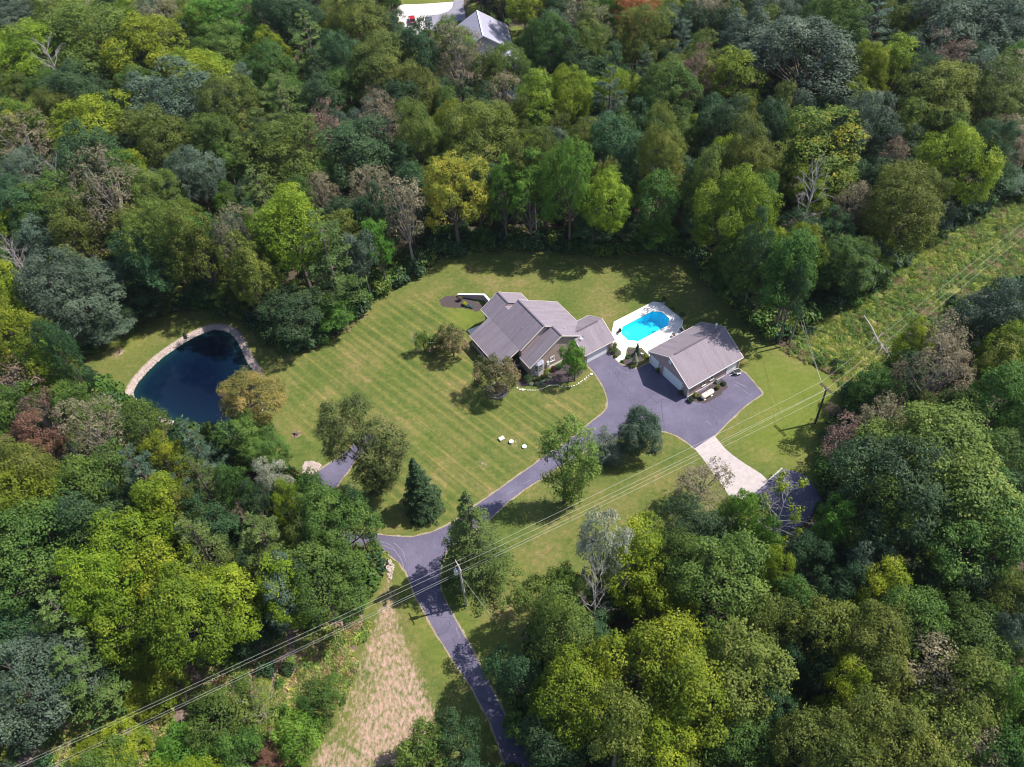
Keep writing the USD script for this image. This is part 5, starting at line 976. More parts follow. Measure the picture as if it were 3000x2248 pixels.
# every tree: region letter, then kind x y width height (crown centre and size in that view of the photograph) [top height]
TREES = {
'A': """x 410 40 100 130;b 90 50 190 140;o 280 45 190 120;t 700 75 150 160;l 850 90 130 100;l 905 20 110 70;k 960 95 240 180;l 1170 185 110 110;d 1200 50 170 160;t 1090 60 110 130;d 1300 70 190 150;o 1550 80 210 190;d 1805 212 180 190;d 1685 135 110 170;p 1350 210 190 240;g 950 185 190 130
l 160 215 230 170;l 20 190 90 150;x 240 290 200 250;o 430 200 300 260;l 640 205 250 220;l 880 300 240 150;b 740 430 330 230;g 1160 285 170 170;o 1010 430 200 170;p 1240 425 220 160;d 1395 410 150 150;o 1640 280 250 220;o 1790 360 180 170;g 1950 190 170 190;k 2008 185 95 130
t 1985 245 200 230;g 1940 440 110 150;d 2030 405 130 120;t 2165 400 140 190;o 2080 545 260 190;t 1640 515 220 180;o 1810 580 180 200;n 1400 545 170 170;d 1560 660 310 260;p 1170 560 220 130;o 1250 660 285 240;g 950 580 190 190;o 690 600 230 250;l 440 530 260 230
o 250 470 150 120;h 85 490 190 80;t 110 595 270 170;d 400 650 200 160;b 120 740 190 140;x 275 750 150 150;g 550 715 130 120;t 480 840 290 320;b 850 745 190 200;g 985 710 110 200;p 1140 805 180 140;g 1300 805 140 100;t 1400 795 120 130;t 1595 830 140 250;t 1745 890 170 300
d 1490 905 130 110;y 1955 860 245 350;l 1260 905 280 190;p 1420 1010 240 190;k 1000 860 100 100;t 1030 955 170 180;o 700 835 170 170;o 715 960 210 190;g 230 885 250 200;l 60 965 130 110;x 90 1065 150 120;d 90 870 180 130;d 630 1065 210 140;o 870 1005 160 170;k 1635 1010 110 120
o 1050 1085 130 90;b 1560 1050 130 130;d 2005 1040 180 130;k 2175 760 120 190;d 1750 420 150 140;d 560 640 140 140;d 820 580 130 140;d 1480 240 150 180;o 1130 640 120 150;d 330 380 170 140;d 1060 850 130 130;d 1720 690 120 150;g 1930 620 130 150;o 2115 285 135 150;g 2205 282 150 160;o 330 960 160 160""",
'B': """t 310 80 200 170;k 430 20 140 80;r 545 75 165 190;g 160 180 175 190;o 320 150 150 210;o 590 160 190 190;b 690 90 120 110;q 735 185 140 140;t 840 45 170 160;d 780 120 130 200;b 990 160 210 170;o 1080 105 110 90;b 1270 260 390 330;g 1390 60 180 130;b 1100 40 140 120;q 1555 95 190 170;o 1690 90 120 120
b 1880 110 260 220;b 2060 90 260 200;l 1640 265 150 200;l 1525 300 150 180;n 1880 240 210 120;k 2160 265 140 90;t 2115 340 220 150;o 1860 445 240 280;o 2080 445 200 230;t 2150 600 160 170;n 790 285 160 120;l 940 340 190 260;q 570 295 120 140;q 420 410 180 200;g 670 395 210 210;l 100 425 165 230;l 240 405 160 210
o 1150 440 120 120;b 1510 505 200 190;h 1330 610 350 270;o 640 620 180 210;d 440 605 220 190;o 90 625 190 140;o 1010 645 200 170;l 765 565 90 130;d 925 550 200 210;o 1690 525 140 140;n 1640 640 110 120;l 1930 690 220 240;b 1450 570 100 90;k 250 735 195 230;k 75 790 180 250;l 420 870 205 260
g 625 830 170 180;k 615 985 140 120;d 700 730 130 160;l 960 855 250 230;o 840 730 160 170;x 1290 810 230 270;o 1700 850 250 230;o 1620 820 150 160;t 1480 865 130 170;b 1840 970 130 200;p 1845 775 110 120;d 1950 910 130 160;g 950 1045 140 150;g 1200 1070 190 180;g 1450 1100 210 150;p 1580 1065 120 120;l 1670 1070 80 70
b 1725 1105 110 110;d 230 1060 180 110;d 560 720 140 160;d 1250 980 160 120;d 1050 1010 130 130;d 800 950 150 170;d 1390 690 140 150;d 1750 740 140 140;d 2050 620 160 160;b 2010 300 140 140;d 1770 340 150 150;d 900 80 130 130;o 1200 150 130 120;d 640 250 120 120;d 2100 750 150 150;d 1600 700 120 140;d 150 530 150 120;d 350 980 140 140;d 480 1000 130 150""",
'C': """d 470 110 260 220;d 600 180 180 160;d 1330 200 280 210;d 1150 400 130 110;k 1585 245 210 250;w 1225 1185 190 160;q 770 955 200 170;g 455 860 240 260;t 180 890 320 300;l 590 1000 170 140;q 480 1130 300 220;g 150 1170 300 250;l 570 1290 260 210;p 820 1150 250 190;d 1140 1320 160 190;l 1310 1320 160 200
g 1490 1300 260 200;d 1690 190 130 170;d 1810 120 80 80;g 950 100 170 140;d 340 200 160 160;d 800 90 170 130;d 1690 1330 150 150;g 1000 1180 180 150;o 700 1330 180 160;d 350 1320 180 170""",
'L': """x 115 60 210 130;l 80 235 200 210;b 330 250 330 330;b 520 340 380 360;b 600 540 330 280;l 130 480 300 230;k 280 660 280 120;n 120 775 270 170;l 310 770 200 150;n 290 965 200 160;g 90 970 220 230;g 470 970 200 210;m 220 1165 215 190;o 150 1335 320 210;l 150 1510 340 260;g 560 1420 310 270;l 1000 1570 250 200;g 40 1180 130 180;d 400 560 150 180;g 350 1590 200 170;d 20 640 140 120""",
'D': """g 180 260 420 350;l 520 400 300 310;l 830 370 270 300;l 970 570 370 400;l 1160 540 260 320;l 640 620 230 290;p 380 560 260 210;p 420 850 300 250;d 80 690 210 220;b 130 990 380 380;l 760 905 240 230;l 1030 800 230 220;p 1330 205 260 250;p 1030 190 270 200;l 640 165 260 180;d 450 80 250 190
g 1690 165 340 360;g 1600 420 350 330;l 1430 430 220 240;b 1830 430 160 210;d 1425 640 180 170;g 1565 785 180 150;g 1720 735 150 150;d 1260 690 200 200;d 1050 90 200 150;g 250 60 220 160;d 540 1000 160 150""",
'G': """w 1360 560 200 140;x 1335 830 220 330;l 1520 700 260 330;g 1900 790 420 400;o 1090 890 230 250;o 1180 1030 250 360;d 960 1240 200 250;l 1260 1300 340 340;l 1620 1140 420 320;l 1780 1340 300 400;o 2000 1250 300 400;o 1440 1490 270 330;g 1980 1560 250 230;d 1130 1560 230 200;g 1720 640 200 180;l 1640 1560 250 200;d 1330 1060 150 200;g 1200 780 130 160""",
'E': """d 1110 370 410 410;o 1080 480 230 240;o 1300 190 500 270;n 900 130 190 220;g 1520 530 380 360;e 610 450 300 330;k 420 445 150 140;k 520 570 140 150;k 850 500 150 170;d 200 520 220 190;g 640 870 200 210;l 570 705 150 130;b 650 650 90 150;g 1215 950 260 240;o 820 1000 250 240;o 1000 1090 300 280;g 1400 950 180 230;o 1605 865 165 160;b 1650 1000 140 130;g 1460 1060 250 180
t 1260 1210 260 230;k 1645 1310 200 220;o 1430 1340 280 280;g 1690 1130 160 180;o 820 1540 320 260;o 1060 1490 320 280;o 1270 1520 270 300;t 1490 1560 190 190;d 840 1180 250 260;g 1620 1560 230 210;d 1690 560 150 200;d 720 650 160 150;d 880 800 170 160;d 1500 760 170 130;d 1340 760 170 150;d 600 1200 160 160;d 1660 380 150 170;d 560 1400 170 170""",
'F': """g 320 430 210 230;g 640 430 210 260;g 450 640 210 250;b 570 800 230 200;g 1000 480 160 200;g 960 620 260 340;g 1170 600 140 160;b 860 880 140 120;g 240 600 170 200;l 1310 910 170 130;t 1470 920 260 240;b 1690 800 230 180;b 1850 720 230 230;l 1850 960 210 160;o 1780 1070 220 180;t 1450 1090 300 250;g 1100 1200 210 210;g 1800 1240 260 260;d 1300 1150 200 200
g 1560 1340 230 200;t 1150 1370 220 200;d 1760 150 160 170;b 1900 60 130 120;d 620 620 150 180;d 1900 1370 180 200;d 1650 950 150 150;o 1330 1400 170 170""",
}
# trees that stand free of the wood: kind, shape key, foot (region, x, y), crown width px in the region, top (x, y) in the region, label
SOLO = [
 ('o', 'S', 'O', (594, 720), 80, (522, 528), 'leaning-looking slender tree with bare trunk at the right end of the pond', 'broadleaf_tree'),
 ('a', 'R', 'C', (1190, 960), 350, (1110, 590), 'amber-orange tree leaning over the right shore of the pond', 'broadleaf_tree'),
 ('g', 'S', 'C', (1150, 1120), 270, (1110, 790), 'green tree in front of the amber tree at the pond corner', 'broadleaf_tree'),
 ('g', 'R', 'C', (1240, 1190), 260, (1200, 930), 'lower green tree between the amber tree and the asphalt spur', 'broadleaf_tree'),
 ('c', 'c', 'C', (2100, 1395), 265, (2020, 1100), 'dark green conical spruce alone on the lawn by the driveway junction', 'spruce_tree'),
 ('j', 'c', 'G', (800, 775), 400, (790, 375), 'large olive-green spruce at the driveway junction behind the grey pole', 'spruce_tree'),
 ('i', 'R', 'G', (1535, 205), 175, (1530, 25), 'rounded blue-green spruce, right of the pair by the driveway', 'spruce_tree'),
 ('t', 'o', 'G', (1800, 450), 230, (1790, 270), 'thin tan-green young tree left of the gravel drive', 'broadleaf_tree'),
 ('n', 'o', 'N', (290, 1290), 260, (330, 700), 'slender dark-stemmed open tree at the lower left of the gravel drive', 'broadleaf_tree'),
 ('a2', 'B', 'V', (430, 850), 660, (400, 285), 'pinkish ornamental tree in the round planter before the porch', 'ornamental_tree'),
 ('k', 'B', 'V', (1680, 640), 430, (1620, 15), 'fresh green tree before the garage wing', 'ornamental_tree'),
 ('a2', 'B', 'W', (1170, 880), 520, (1260, 330), 'orange-tinged ornamental tree left of the porch eave', 'ornamental_tree'),
 ('g', 'B', 'W', (640, 800), 260, (690, 420), 'small dark-stemmed tree at the left end of the bleached log', 'ornamental_tree'),
 ('g', 'B', 'W', (860, 760), 240, (830, 520), 'low bushy green shrub behind the bleached log', 'bush'),
 ('o', 'B', 'W', (980, 840), 260, (1010, 520), 'bushy shrub between the log and the orange-tinged tree', 'bush'),
 ('x', 'X', 'W', (500, 810), 260, (430, 400), 'small leafless grey tree farthest left of the house', 'ornamental_tree'),
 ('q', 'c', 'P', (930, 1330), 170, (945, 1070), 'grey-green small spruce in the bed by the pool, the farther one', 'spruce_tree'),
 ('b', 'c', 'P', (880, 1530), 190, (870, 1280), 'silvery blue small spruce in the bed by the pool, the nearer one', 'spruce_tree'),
 ('n', 'o', 'T', (1250, 1180), 330, (1240, 720), 'reddish wispy young tree beside the double crossarm pole', 'broadleaf_tree'),
 ('g', 'B', 'D', (1145, 1200), 300, (1130, 1010), 'large rounded green shrub in the lower left, below the lines', 'bush'),
 ('k', 'B', 'D', (960, 1330), 260, (940, 1150), 'bright green rounded bush at the bottom left of the larger shrub', 'bush'),
 ('g', 'B', 'D', (1260, 1330), 200, (1250, 1130), 'green bush between the large rounded shrub and the brown bush', 'bush'),
 ('o', 'o', 'D', (1345, 1130), 220, (1340, 890), 'wispy olive sapling beside the large rounded shrub', 'bush'),
 ('k', 'B', 'D', (1520, 1260), 230, (1505, 1060), 'bright green bush at the left edge of the dry grass', 'bush'),
 ('g', 'B', 'D', (1640, 1100), 190, (1610, 905), 'mid green bush above the bright one at the dry grass edge', 'bush'),
 ('m', 'S', 'D', (1395, 1360), 120, (1390, 1230), 'small brownish red bush at the bottom left of the dry grass', 'bush'),
 ('l', 'B', 'D', (640, 1290), 200, (610, 1160), 'lime bush in the lower left scrub, right one of two', 'bush'),
 ('l', 'B', 'D', (490, 1330), 180, (470, 1220), 'lime bush in the lower left scrub, left one of two', 'bush'),
 ('g', 'B', 'G', (570, 1650), 250, (550, 1510), 'green bush at the bottom of the dry grass left of the driveway', 'bush'),
 ('d', 'B', 'G', (720, 1610), 210, (710, 1470), 'dark green bush at the bottom edge beside the driveway', 'bush'),
]
VAR[('b', 'c')] = [next(k for k in VAR[('q', 'c')])]
if ('q', 'c') in VAR:
    proto('silver_spruce', 'w', 'cone', 331, 3.2, 10., .4); VAR[('b', 'c')] = ['silver_spruce']
placed = []   # x, y, radius, height, kind, crown px, label, name
def add_tree(kind, key, x, y, r, H, label, name, group=None, squash=1.0):
    path, r0, H0, cb = PROTO[key]
    p = thing(name, label, 'tree' if name != 'bush' else 'bush', (x, y, 0), float(rng.uniform(0, 6.28)), group, (r / r0, r / r0, H / H0), path)
    placed.append((x, y, r, H, kind)); return p
for kind, sh, reg, foot, wpx, top, lab, name in SOLO:
    F0 = at(*pp(reg, *foot)); tp = np.array(pp(reg, *top))
    H = min(np.linspace(.8, 26, 505), key=lambda h: np.linalg.norm(px((F0[0], F0[1], h)) - tp))
    if reg == 'D' and name == 'bush' : H = min(max(H, 3.), 9)
    r = wpx * REG[reg][2] / FPX * np.linalg.norm(F0 + [0, 0, H * .6] - EYE) / 2
    ks = VAR[(kind, sh)]; add_tree(kind, ks[len(placed) % len(ks)], F0[0], F0[1], r * 1.04, H, lab, name)

def own_tree(name, label, kind, base, lobes, seed, tr, dens=1.0, leaf=.27):
    g = np.random.default_rng(seed); B = np.array([*at(*pp(*base))[:2], 0.]); LC = np.array([at(*pp(r_, x, y), z) - B for r_, x, y, z, rr in lobes]); lr = np.array([l_[4] for l_ in lobes])
    mid = LC.mean(0); C, N, T = [], [], []
    for i in range(len(LC)):
        m_ = int(dens * 16 * (lr[i] / .7) ** 2 * .75) + 10; d = unit(g.normal(size=(m_, 3)) + unit(LC[i] - mid + [0, 0, .4]) * .5)
        P = LC[i] + d * lr[i] * g.uniform(.55, 1.12, (m_, 1)); hid = np.zeros(m_, bool)
        for j in range(len(LC)):
            if j != i: hid |= np.linalg.norm(P - LC[j], axis=1) < lr[j] * .7
        P, d = P[~hid | (g.random(m_) < .2)], d[~hid | (g.random(m_) < .2)] if False else d
        d = unit(P - LC[i]); k = 17; idx = np.repeat(np.arange(len(P)), k); e = unit(g.normal(size=(len(idx), 3)) + d[idx] * .5)
        C.append(P[idx] + e * g.uniform(.15, .75, (len(idx), 1)) * [1, 1, .7]); N.append(unit(e * .5 + d[idx] * .5 + [0, 0, .4] + g.normal(size=(len(idx), 3)) * .4)); T.append(np.clip(.3 * g.uniform() + .35 * g.uniform(0, 1, len(P))[idx] + .35 * g.uniform(0, 1, len(idx)), 0, 1))
    C, N, T = np.vstack(C), np.vstack(N), np.concatenate(T); ok = C[:, 2] > .3
    m, t = finish_leaves(g, C[ok], N[ok], T[ok], leaf); p = thing(name, label, 'tree', B)
    top = LC[:, 2].max(); ms = [tube([(0, 0, -.3), (mid[0] * .2, mid[1] * .2, top * .25), (mid[0] * .7, mid[1] * .7, top * .55), (mid[0], mid[1], top * .85)], [tr * 1.3, tr, tr * .7, tr * .25], 9)]
    for q_ in LC: s0 = np.array([mid[0] * .5, mid[1] * .5, min(top * .4, max(.6, q_[2] * .55))]); ms.append(tube([s0, (s0 + q_) / 2 + [0, 0, -.3], q_], [tr * .4, tr * .25, tr * .08], 6))
    part(p, 'trunk', cat_(ms), 'bark'); part(p, 'crown', m, 'leaf_' + LN[kind], attrs={'tint': t}); placed.append((B[0], B[1], 4., top, kind))
own_tree('oak_tree', 'broad irregular olive oak on the lawn beside the short asphalt spur', 'oak', ('C', 1845, 1290), [('C', 1560, 830, 15, 1.9), ('C', 1690, 800, 16, 2.0), ('C', 1540, 930, 13, 2.0), ('C', 1640, 920, 14, 2.3), ('C', 1590, 1040, 10.5, 1.9), ('C', 1740, 960, 13, 2.2), ('C', 1830, 940, 13.5, 2.3), ('C', 1920, 1010, 12, 2.1), ('C', 1780, 1060, 10.5, 2.4), ('C', 1880, 1110, 9.5, 2.3), ('C', 1760, 1160, 7.5, 2.2), ('C', 1850, 1200, 6., 2.2), ('C', 1800, 1250, 4., 1.7)], 71, .34, 1.15)
own_tree('broadleaf_tree', 'airy light green tree beside the driveway left of the two blue spruces', 'airy', ('G', 1190, 430), [('G', 1215, 75, 17, 1.5), ('G', 1140, 120, 15.5, 1.6), ('G', 1265, 120, 15.5, 1.7), ('G', 1195, 165, 14, 1.9), ('G', 1120, 190, 12.5, 1.5), ('G', 1290, 205, 12, 1.9), ('G', 1220, 235, 11, 2.0), ('G', 1285, 280, 9, 1.9), ('G', 1180, 290, 9, 1.4), ('G', 1235, 320, 7, 1.9), ('G', 1190, 360, 4.5, 1.7), ('G', 1235, 380, 3.5, 1.7), ('G', 1120, 310, 6.5, 1.0)], 72, .26, .62)
own_tree('spruce_tree', 'pale blue loose spruce, left of the pair by the driveway', 'pale', ('G', 1385, 252), [('G', 1378, 105, 6.6, .8), ('G', 1340, 145, 5.2, 1.0), ('G', 1415, 140, 5.4, 1.0), ('G', 1378, 150, 5., 1.2), ('G', 1330, 190, 3.4, 1.2), ('G', 1428, 185, 3.6, 1.2), ('G', 1380, 195, 3.2, 1.4), ('G', 1345, 225, 1.6, 1.2), ('G', 1415, 225, 1.6, 1.2)], 73, .2, 1.1, .22)
KSHAPE = {'x': 'X', 'e': 'X', 'p': 'P', 'q': 'P'}
def shape_for(kind, r, slender):
    if kind in KSHAPE: return KSHAPE[kind]
    big = r > 4.4
    if kind in 'tn': want = ['O', 'o'] if big else ['o', 'O']
    elif slender and (kind, 'T') in VAR: want = ['T']
    else: want = ['R', 'S'] if big else ['S', 'R']
    for s_ in want + list('RSOo'):
        if (kind, s_) in VAR: return s_
CLEAR = unary_union([LAWN, MEADOW.buffer(1.), DRIVE.buffer(1.5), GRAVEL.buffer(1.5), PAD2.buffer(1), BRUSH.buffer(-1.5), fc.buffer(2), fa.buffer(3), FARLAWN2.buffer(1), FARLAWN.buffer(1), BANK.buffer(1), Polygon([(-9, 204), (10, 200), (10, 226), (-9, 226)])])
def seat(x, y, w, h, reg, H, fr):
    s = REG[reg][2]; X, Y = pp(reg, x, y); top = Y - h * s / 2; yc = Y
    for _ in range(6):
        C = at(X, yc, H * fr); v = C - EYE; dist = np.linalg.norm(v); sd_ = -v[2] / dist; cd = math.sqrt(1 - sd_ ** 2)
        a_ = w * s / 2 / FPX * dist; yc = top + math.hypot(a_ * sd_, (1 - fr) * H * cd) * FPX / dist
    return C, a_, dist, sd_, cd
WOOD = []; g = np.random.default_rng(41); moved = 0
for reg, txt in TREES.items():
    for e in txt.replace('\n', ';').split(';'):
        f_ = e.split(); kind = f_[0]; x, y, w_, h_ = map(float, f_[1:5]); s = REG[reg][2]
        C, a_, dist, sd_, cd = seat(x, y, w_, h_, reg, 17, .6)
        hh = h_ * s / 2 / FPX * dist; slender = h_ > 1.32 * w_
        sh = shape_for(kind, a_, slender); key = VAR[(kind, sh)][int(g.integers(len(VAR[(kind, sh)])))]
        _, r0, H0, cb = PROTO[key]; fr = (cb + H0) / 2 / H0
        Hest = math.sqrt(max(hh ** 2 - (a_ * sd_) ** 2, (.5 * a_) ** 2)) / cd / (1 - fr)
        pref = float(np.clip(max(Hest, np.clip(2.2 * a_ + 9.5, 9, 21) + g.uniform(-1, 3)), 6, 24.5))
        if kind == 'd' and a_ < 4: pref = min(pref, 14); best = None
        for H in sorted(np.arange(5.5, 26, .5), key=lambda q: abs(q - pref)):
            C, a_, *_ = seat(x, y, w_, h_, reg, H, fr)
            if not shapely.contains_xy(CLEAR, C[0], C[1]) and not (-8 - a_ < C[1] - P3[1] < 0 and abs(C[0] - P3[0]) < a_ + .6): best = (H, C, a_); break
        if best is None: moved += 1; continue
        if best[1][1] > 95 and LAWN.distance(Point(best[1][:2])) < 14 and a_ > 2.4:
            for H in np.arange(25, best[0], -.5):
                C, a_, *_ = seat(x, y, w_, h_, reg, H, fr)
                if not shapely.contains_xy(CLEAR, C[0], C[1]) and not (-8 - a_ < C[1] - P3[1] < 0 and abs(C[0] - P3[0]) < a_ + .6): best = (H, C, a_); break
        H, C, a_ = best
        tq = px((C[0], C[1], H * .6)); tr_px = a_ * FPX / np.linalg.norm(C - EYE)
        if C[1] < P3[1] + 1 and abs(tq[0] - 2328) < tr_px * .9 and abs(tq[1] - 965) < tr_px + 40 and H < 14: print('cleared', kind, reg, x, y); continue
        WOOD.append((kind, C[0], C[1], a_ * 1.12, H, key, tuple(pp(reg, x, y)), w_ * s))
[print('LONG', l_) for l_ in []]
print('no room for', moved)
# trees that the photograph shows only as further crowns between these: fill the woods
CLEARV = unary_union([Polygon([(-11, 200), (13, 200), (13, 246), (-11, 246)]), LAWN.buffer(1), MEADOW.buffer(1), DRIVE.buffer(1), GRAVEL.buffer(1), PAD2, fc.buffer(1), fa.buffer(1), FARLAWN2, FARLAWN, FARLAWN3, BANK.buffer(1)])
wx = np.array([(w[1], w[2], w[3]) for w in WOOD] + [(q[0], q[1], q[2]) for q in placed])
fills = []
kinds_near = [w[0] for w in WOOD]
for _ in range(60000):
    y = g.uniform(20, 330); x = g.uniform(-1, 1) * (62 + .60 * y)
    r = g.uniform(2.6, 4.8) * (1 + .25 * (y > 170)); top = g.uniform(14, 19.5)
    P = px((x, y, top * .6))
    if not (-140 < P[0] < 3140 and -160 < P[1] < 2400): continue
    if shapely.contains_xy(CLEAR, x, y): continue
    d = np.hypot(wx[:, 0] - x, wx[:, 1] - y)
    if -9 < y - P3[1] < 2.5 and abs(x - P3[0]) < 5: continue
    if (d < .66 * (wx[:, 2] + r)).any(): continue
    bad = False
    for zf, dx in ((1.0, 0), (.75, -r), (.75, r), (.5, 0)):
        Q = px((x + dx, y, top * zf)); G0 = at(*Q)
        if shapely.contains_xy(CLEARV, G0[0], G0[1]): bad = True; break
    if bad: continue
    k = kinds_near[int(np.argmin(d[:len(WOOD)]))]
    kind = k if (g.random() < .35 and k in 'gdblo') else g.choice(list('ggddoobl'), p=None)
    fills.append((kind, x, y, r, top, None, tuple(px((x, y, top * .65))), 2 * r / 130 * FPX)); wx = np.vstack([wx, [x, y, r]])
    if len(fills) >= 420: break
print('explicit', len(WOOD), 'solo', len(SOLO), 'fill', len(fills))

# ---- labels: what it looks like, and where it stands from something one can find
ADJ = {'g': 'mid-green leafy tree', 'd': 'dark green leafy tree', 'b': 'blue-grey green leafy tree', 'l': 'yellow-green leafy tree', 'k': 'bright green leafy tree', 'o': 'olive-green leafy tree', 't': 'thin tan-leaved tree', 'n': 'sparse reddish brown tree', 'm': 'dark maroon tree', 'y': 'golden maple', 'a': 'amber-orange tree', 'w': 'tree with whitish leaves', 'r': 'red-topped tree', 'p': 'feathery green pine', 'q': 'blue-green pine', 'h': 'golden green domed tree', 'x': 'leafless grey dead tree', 'e': 'half-dead tree with lime tufts'}
NAME = {'p': 'pine_tree', 'q': 'pine_tree', 'x': 'dead_tree', 'e': 'dead_tree', 'y': 'maple_tree'}
MARK = [('the dark pond', 560, 1110), ('the tan house', 1560, 950), ('the turquoise pool', 1895, 955), ('the outbuilding', 2040, 1050), ('the golden maple', 1325, 583), ('the red SUV', 1210, 60), ('the far grey roof', 1450, 85), ('the amber pond tree', 747, 1183), ('the fallen bleached trunk', 2560, 990), ('the double crossarm pole', 2410, 1180), ('the transformer pole', 1350, 1700), ('the red-topped tree', 1870, 50), ('the golden domed tree', 2402, 414), ('the upper left dead tree', 163, 197), ('the dead tree below the dome', 2375, 549), ('the gravel drive', 2120, 1340), ('the round blue spruce', 1868, 1275), ('the oak on the lawn', 1080, 1230), ('the dry grass strip', 1150, 1950), ('the dead tree near the bottom', 1745, 1725), ('the maroon tree', 106, 1262), ('the meadow', 2800, 800), ('the half-dead tree', 2285, 1484), ('the olive spruce', 1400, 1560), ('the blue glimpsed pool', 1523, 277), ('the wood-edge pole', 2335, 950), ('the whitish tree', 1760, 1560), ('the asphalt spur', 950, 1380), ('the bottom of the driveway', 1530, 2200), ('the lower left scrub', 600, 2190)]
UNIQ = {'y': 'golden yellow maple at the wood edge behind the lawn', 'h': None, 'r': 'red and orange topped tree at the top edge of the picture', 'm': 'dark maroon tree in the woods left of the pond', 'e': 'half-dead tree with lime tufts over the lower asphalt pad'}
ORD = ['nearest', 'second nearest', 'third nearest', 'fourth nearest', 'fifth nearest', 'sixth nearest', 'seventh nearest', 'eighth nearest', 'ninth nearest']
allt = WOOD; cand = {}
for i, (kind, x, y, r, H, key_, P, wpx) in enumerate(allt):
    P = np.array(P); near = sorted(MARK, key=lambda m: np.hypot(P[0] - m[1], P[1] - m[2]))[:3]
    size = 'broad ' if wpx > 165 else 'small ' if wpx < 85 else ''
    opts = []
    for nm, mx_, my in near:
        dx, dy = P[0] - mx_, P[1] - my
        if abs(dx) > 2.2 * abs(dy): dr_ = 'left of' if dx < 0 else 'right of'
        elif abs(dy) > 2.2 * abs(dx): dr_ = 'behind' if dy < 0 else 'in front of'
        else: dr_ = ('behind and ' if dy < 0 else 'in front and ') + ('left of' if dx < 0 else 'right of')
        opts.append((size, dr_, nm, math.hypot(dx, dy)))
    cand[i] = opts
count = {}
choice = {}
for i in cand:
    k = min(cand[i], key=lambda o: (count.get((allt[i][0], o[0], o[1], o[2]), 0), o[3])); key = (allt[i][0], k[0], k[1], k[2]); count[key] = count.get(key, 0) + 1; choice[i] = (key, k[3])
groups = {}
for i, (key, dist) in choice.items(): groups.setdefault(key, []).append((dist, i))
labels = {}
for (kind, size, dr_, nm), lst in groups.items():
    lst.sort()
    for n_, (dist, i) in enumerate(lst):
        labels[i] = (f'{size}{ADJ[kind]} {dr_} {nm}' if len(lst) == 1 else f'{ORD[min(n_, 8)]} {size}{ADJ[kind]} {dr_} {nm}')
seen_u = set()
for i, (kind, x, y, r, H, key, P, wpx) in enumerate(allt):
    lab = labels[i]
    if UNIQ.get(kind) and kind not in seen_u: lab = UNIQ[kind]; seen_u.add(kind)
    add_tree(kind, key, x, y, r, H, lab, NAME.get(kind, 'broadleaf_tree'))
# the lesser trees between them, as one mass
fk = sorted({(k_, shape_for(k_, r_, False)) for k_, _, _, r_, *_ in fills}); fkeys = [VAR[q][0] for q in fk]
pi = UsdGeom.PointInstancer.Define(stage, '/World/woodland'); rel = pi.CreatePrototypesRel(); UsdGeom.Scope.Define(stage, '/World/woodland/kinds')
for q in fkeys:
    xf = UsdGeom.Xform.Define(stage, '/World/woodland/kinds/' + q); xf.GetPrim().GetReferences().AddInternalReference(PROTO[q][0]); rel.AddTarget(xf.GetPath())
ii = [fk.index((k_, shape_for(k_, r_, False))) for k_, _, _, r_, *_ in fills]
pi.CreatePositionsAttr(Vt.Vec3fArray([Gf.Vec3f(float(f[1]), float(f[2]), 0) for f in fills])); pi.CreateProtoIndicesAttr(Vt.IntArray(ii))
ya = g.uniform(0, 6.28, len(fills)); pi.CreateOrientationsAttr(Vt.QuathArray([Gf.Quath(math.cos(t / 2), 0, 0, math.sin(t / 2)) for t in ya]))
pi.CreateScalesAttr(Vt.Vec3fArray([Gf.Vec3f(f[3] / PROTO[fkeys[k_]][1], f[3] / PROTO[fkeys[k_]][1], f[4] / PROTO[fkeys[k_]][2]) for f, k_ in zip(fills, ii)]))
tag(pi.GetPrim(), 'mass of lesser green trees filling the woods between the larger crowns', 'woods', kind='stuff')

# ---- undergrowth in the gaps, weeds on the meadow
und = []
for s_ in range(3):
    m, t = shrub_mesh(500 + s_, 1.3, 2.0, 330, .42); und.append((m, ['leaf_dark_green', 'leaf_mid_green', 'leaf_olive'][s_], {'tint': t}))
Y = g.uniform(15, 300, 14000); X = g.uniform(-1, 1, 14000) * (58 + .58 * Y); xy = np.column_stack([X, Y])
keep = ~shapely.contains_xy(unary_union([LAWN.buffer(-.6), DRIVE.buffer(.8), GRAVEL.buffer(.5), PAD2.buffer(.5), MEADOW.buffer(-2), fc, fa.buffer(1), FARLAWN2, FARLAWN, FARLAWN3, FARLAWN4, Polygon([(-9, 204), (10, 200), (10, 226), (-9, 226)])]), X, Y) & ~shapely.contains_xy(BANK, X, Y)
keep &= ~(shapely.contains_xy(BRUSH, X, Y) & (g.random(len(X)) < .75))
edge = []
for P_ in (LAWN, MEADOW):
    for _ in range(1500 if P_ is LAWN else 500):
        q = np.array(P_.exterior.interpolate(g.uniform(0, P_.length)).coords[0]) + g.normal(0, 1.6, 2); edge.append(q)
edge = np.array(edge); edge = edge[~shapely.contains_xy(unary_union([LAWN.buffer(-.3), MEADOW.buffer(.3), DRIVE.buffer(1), GRAVEL.buffer(1), BANK.buffer(.5), BRUSH, DRY, PAD2.buffer(.5)]), edge[:, 0], edge[:, 1])]
edge = edge[np.hypot(edge[:, 0] - P3[0], edge[:, 1] - P3[1] + 2) > 4.5]; xy = xy[keep]; keep = slice(None); xy = xy[np.hypot(xy[:, 0] - P3[0], xy[:, 1] - P3[1] + 2) > 3.5]
xy = np.vstack([xy[keep], edge]); nu = len(xy); ne = len(edge)
instancer('undergrowth', und, np.column_stack([xy, np.zeros(nu)]), g.choice(3, nu, p=[.5, .3, .2]), g.uniform(0, 6.28, nu), np.concatenate([g.uniform(.5, 1.25, nu - ne), g.uniform(.6, 2.0, ne)]), 'dark leafy undergrowth filling the gaps between the trees', 'undergrowth')
tuf = []
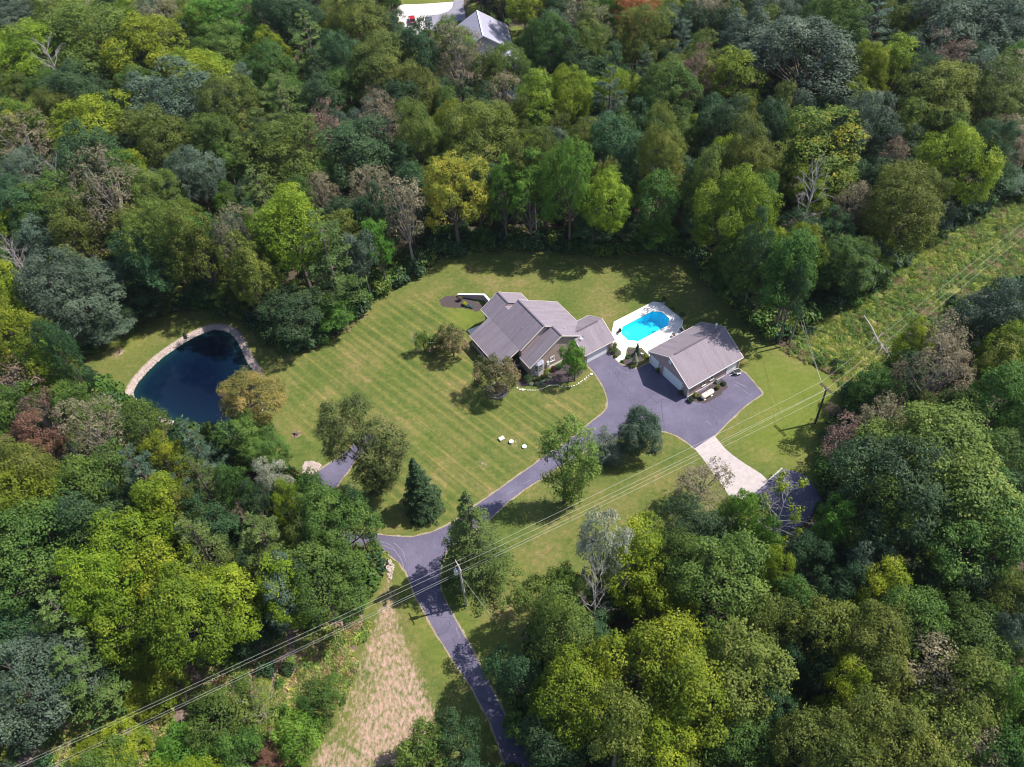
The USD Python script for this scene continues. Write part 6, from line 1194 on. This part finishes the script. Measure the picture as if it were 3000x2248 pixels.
leaf_look('leaf_weed', [(0, (.16, .23, .03)), (.5, (.31, .36, .06)), (.8, (.44, .40, .13)), (1, (.50, .36, .22))], hue=.02, val=.3)
leaf_look('leaf_weed_green', [(0, (.08, .15, .03)), (.6, (.16, .25, .05)), (1, (.27, .34, .08))], hue=.02, val=.3); leaf_look('leaf_weed_tan', [(0, (.19, .17, .06)), (.5, (.34, .26, .13)), (1, (.44, .30, .20))], hue=.02, val=.3)
for s_ in range(3):
    m, t = shrub_mesh(600 + s_, .55, .45, 60, .2); tuf.append((m, ['leaf_weed', 'leaf_weed_green', 'leaf_weed_tan'][s_], {'tint': t}))
def scatter(poly, n_):
    x0, y0, x1, y1 = poly.bounds; q = g.uniform((x0, y0), (x1, y1), (n_ * 3, 2)); return q[inside(poly, q)][:n_]
q = scatter(MEADOW.buffer(1.0), 13000); q = q[meshkit.fbm(np.column_stack([q * .25, np.zeros(len(q))]), 3, 4) > .22]
instancer('meadow_weeds', tuf, np.column_stack([q, np.zeros(len(q))]), np.clip((meshkit.fbm(np.column_stack([q * .35, np.full(len(q), 3.)]), 3, 9) * 3.6 - .65 + g.normal(0, .45, len(q))).astype(int), 0, 2), g.uniform(0, 6, len(q)), g.uniform(.3, 1.0, len(q)) * g.choice([1., 1., 1.5], len(q)), 'rough weeds and grasses covering the meadow under the power lines', 'weeds')
q = scatter(BRUSH.buffer(.5), 5200); q = q[meshkit.fbm(np.column_stack([q * .3, np.ones(len(q))]), 3, 6) > .42]
instancer('scrub_weeds', tuf, np.column_stack([q, np.zeros(len(q))]), g.integers(0, 3, len(q)), g.uniform(0, 6, len(q)), g.uniform(.6, 1.7, len(q)), 'low scrub along the cleared strip under the lines at lower left', 'weeds')
q = np.array([LAWN.exterior.interpolate(t_).coords[0] for t_ in g.uniform(0, LAWN.length, 2600)]) + g.normal(0, .5, (2600, 2))
q = q[~shapely.contains_xy(unary_union([DRIVE.buffer(.8), GRAVEL.buffer(.5), PAD2.buffer(.4), BANK, LAWN.buffer(-1.1)]), q[:, 0], q[:, 1])]
instancer('lawn_edge_weeds', tuf, np.column_stack([q, np.zeros(len(q))]), g.integers(0, 3, len(q)), g.uniform(0, 6, len(q)), g.uniform(.4, 1.1, len(q)), 'ragged weeds along the mown edge of the lawn', 'weeds')

# ================================================================ HAZE
look('haze_air', {'v': ('principled_volume', {'color': (.80, .88, .96), 'density': HAZE, 'anisotropy': .1})}, [], surface=None, volume='v.volume')
solo('haze', box(-480, -60, -4, 480, 620, 125), 'haze_air', kind='stuff')
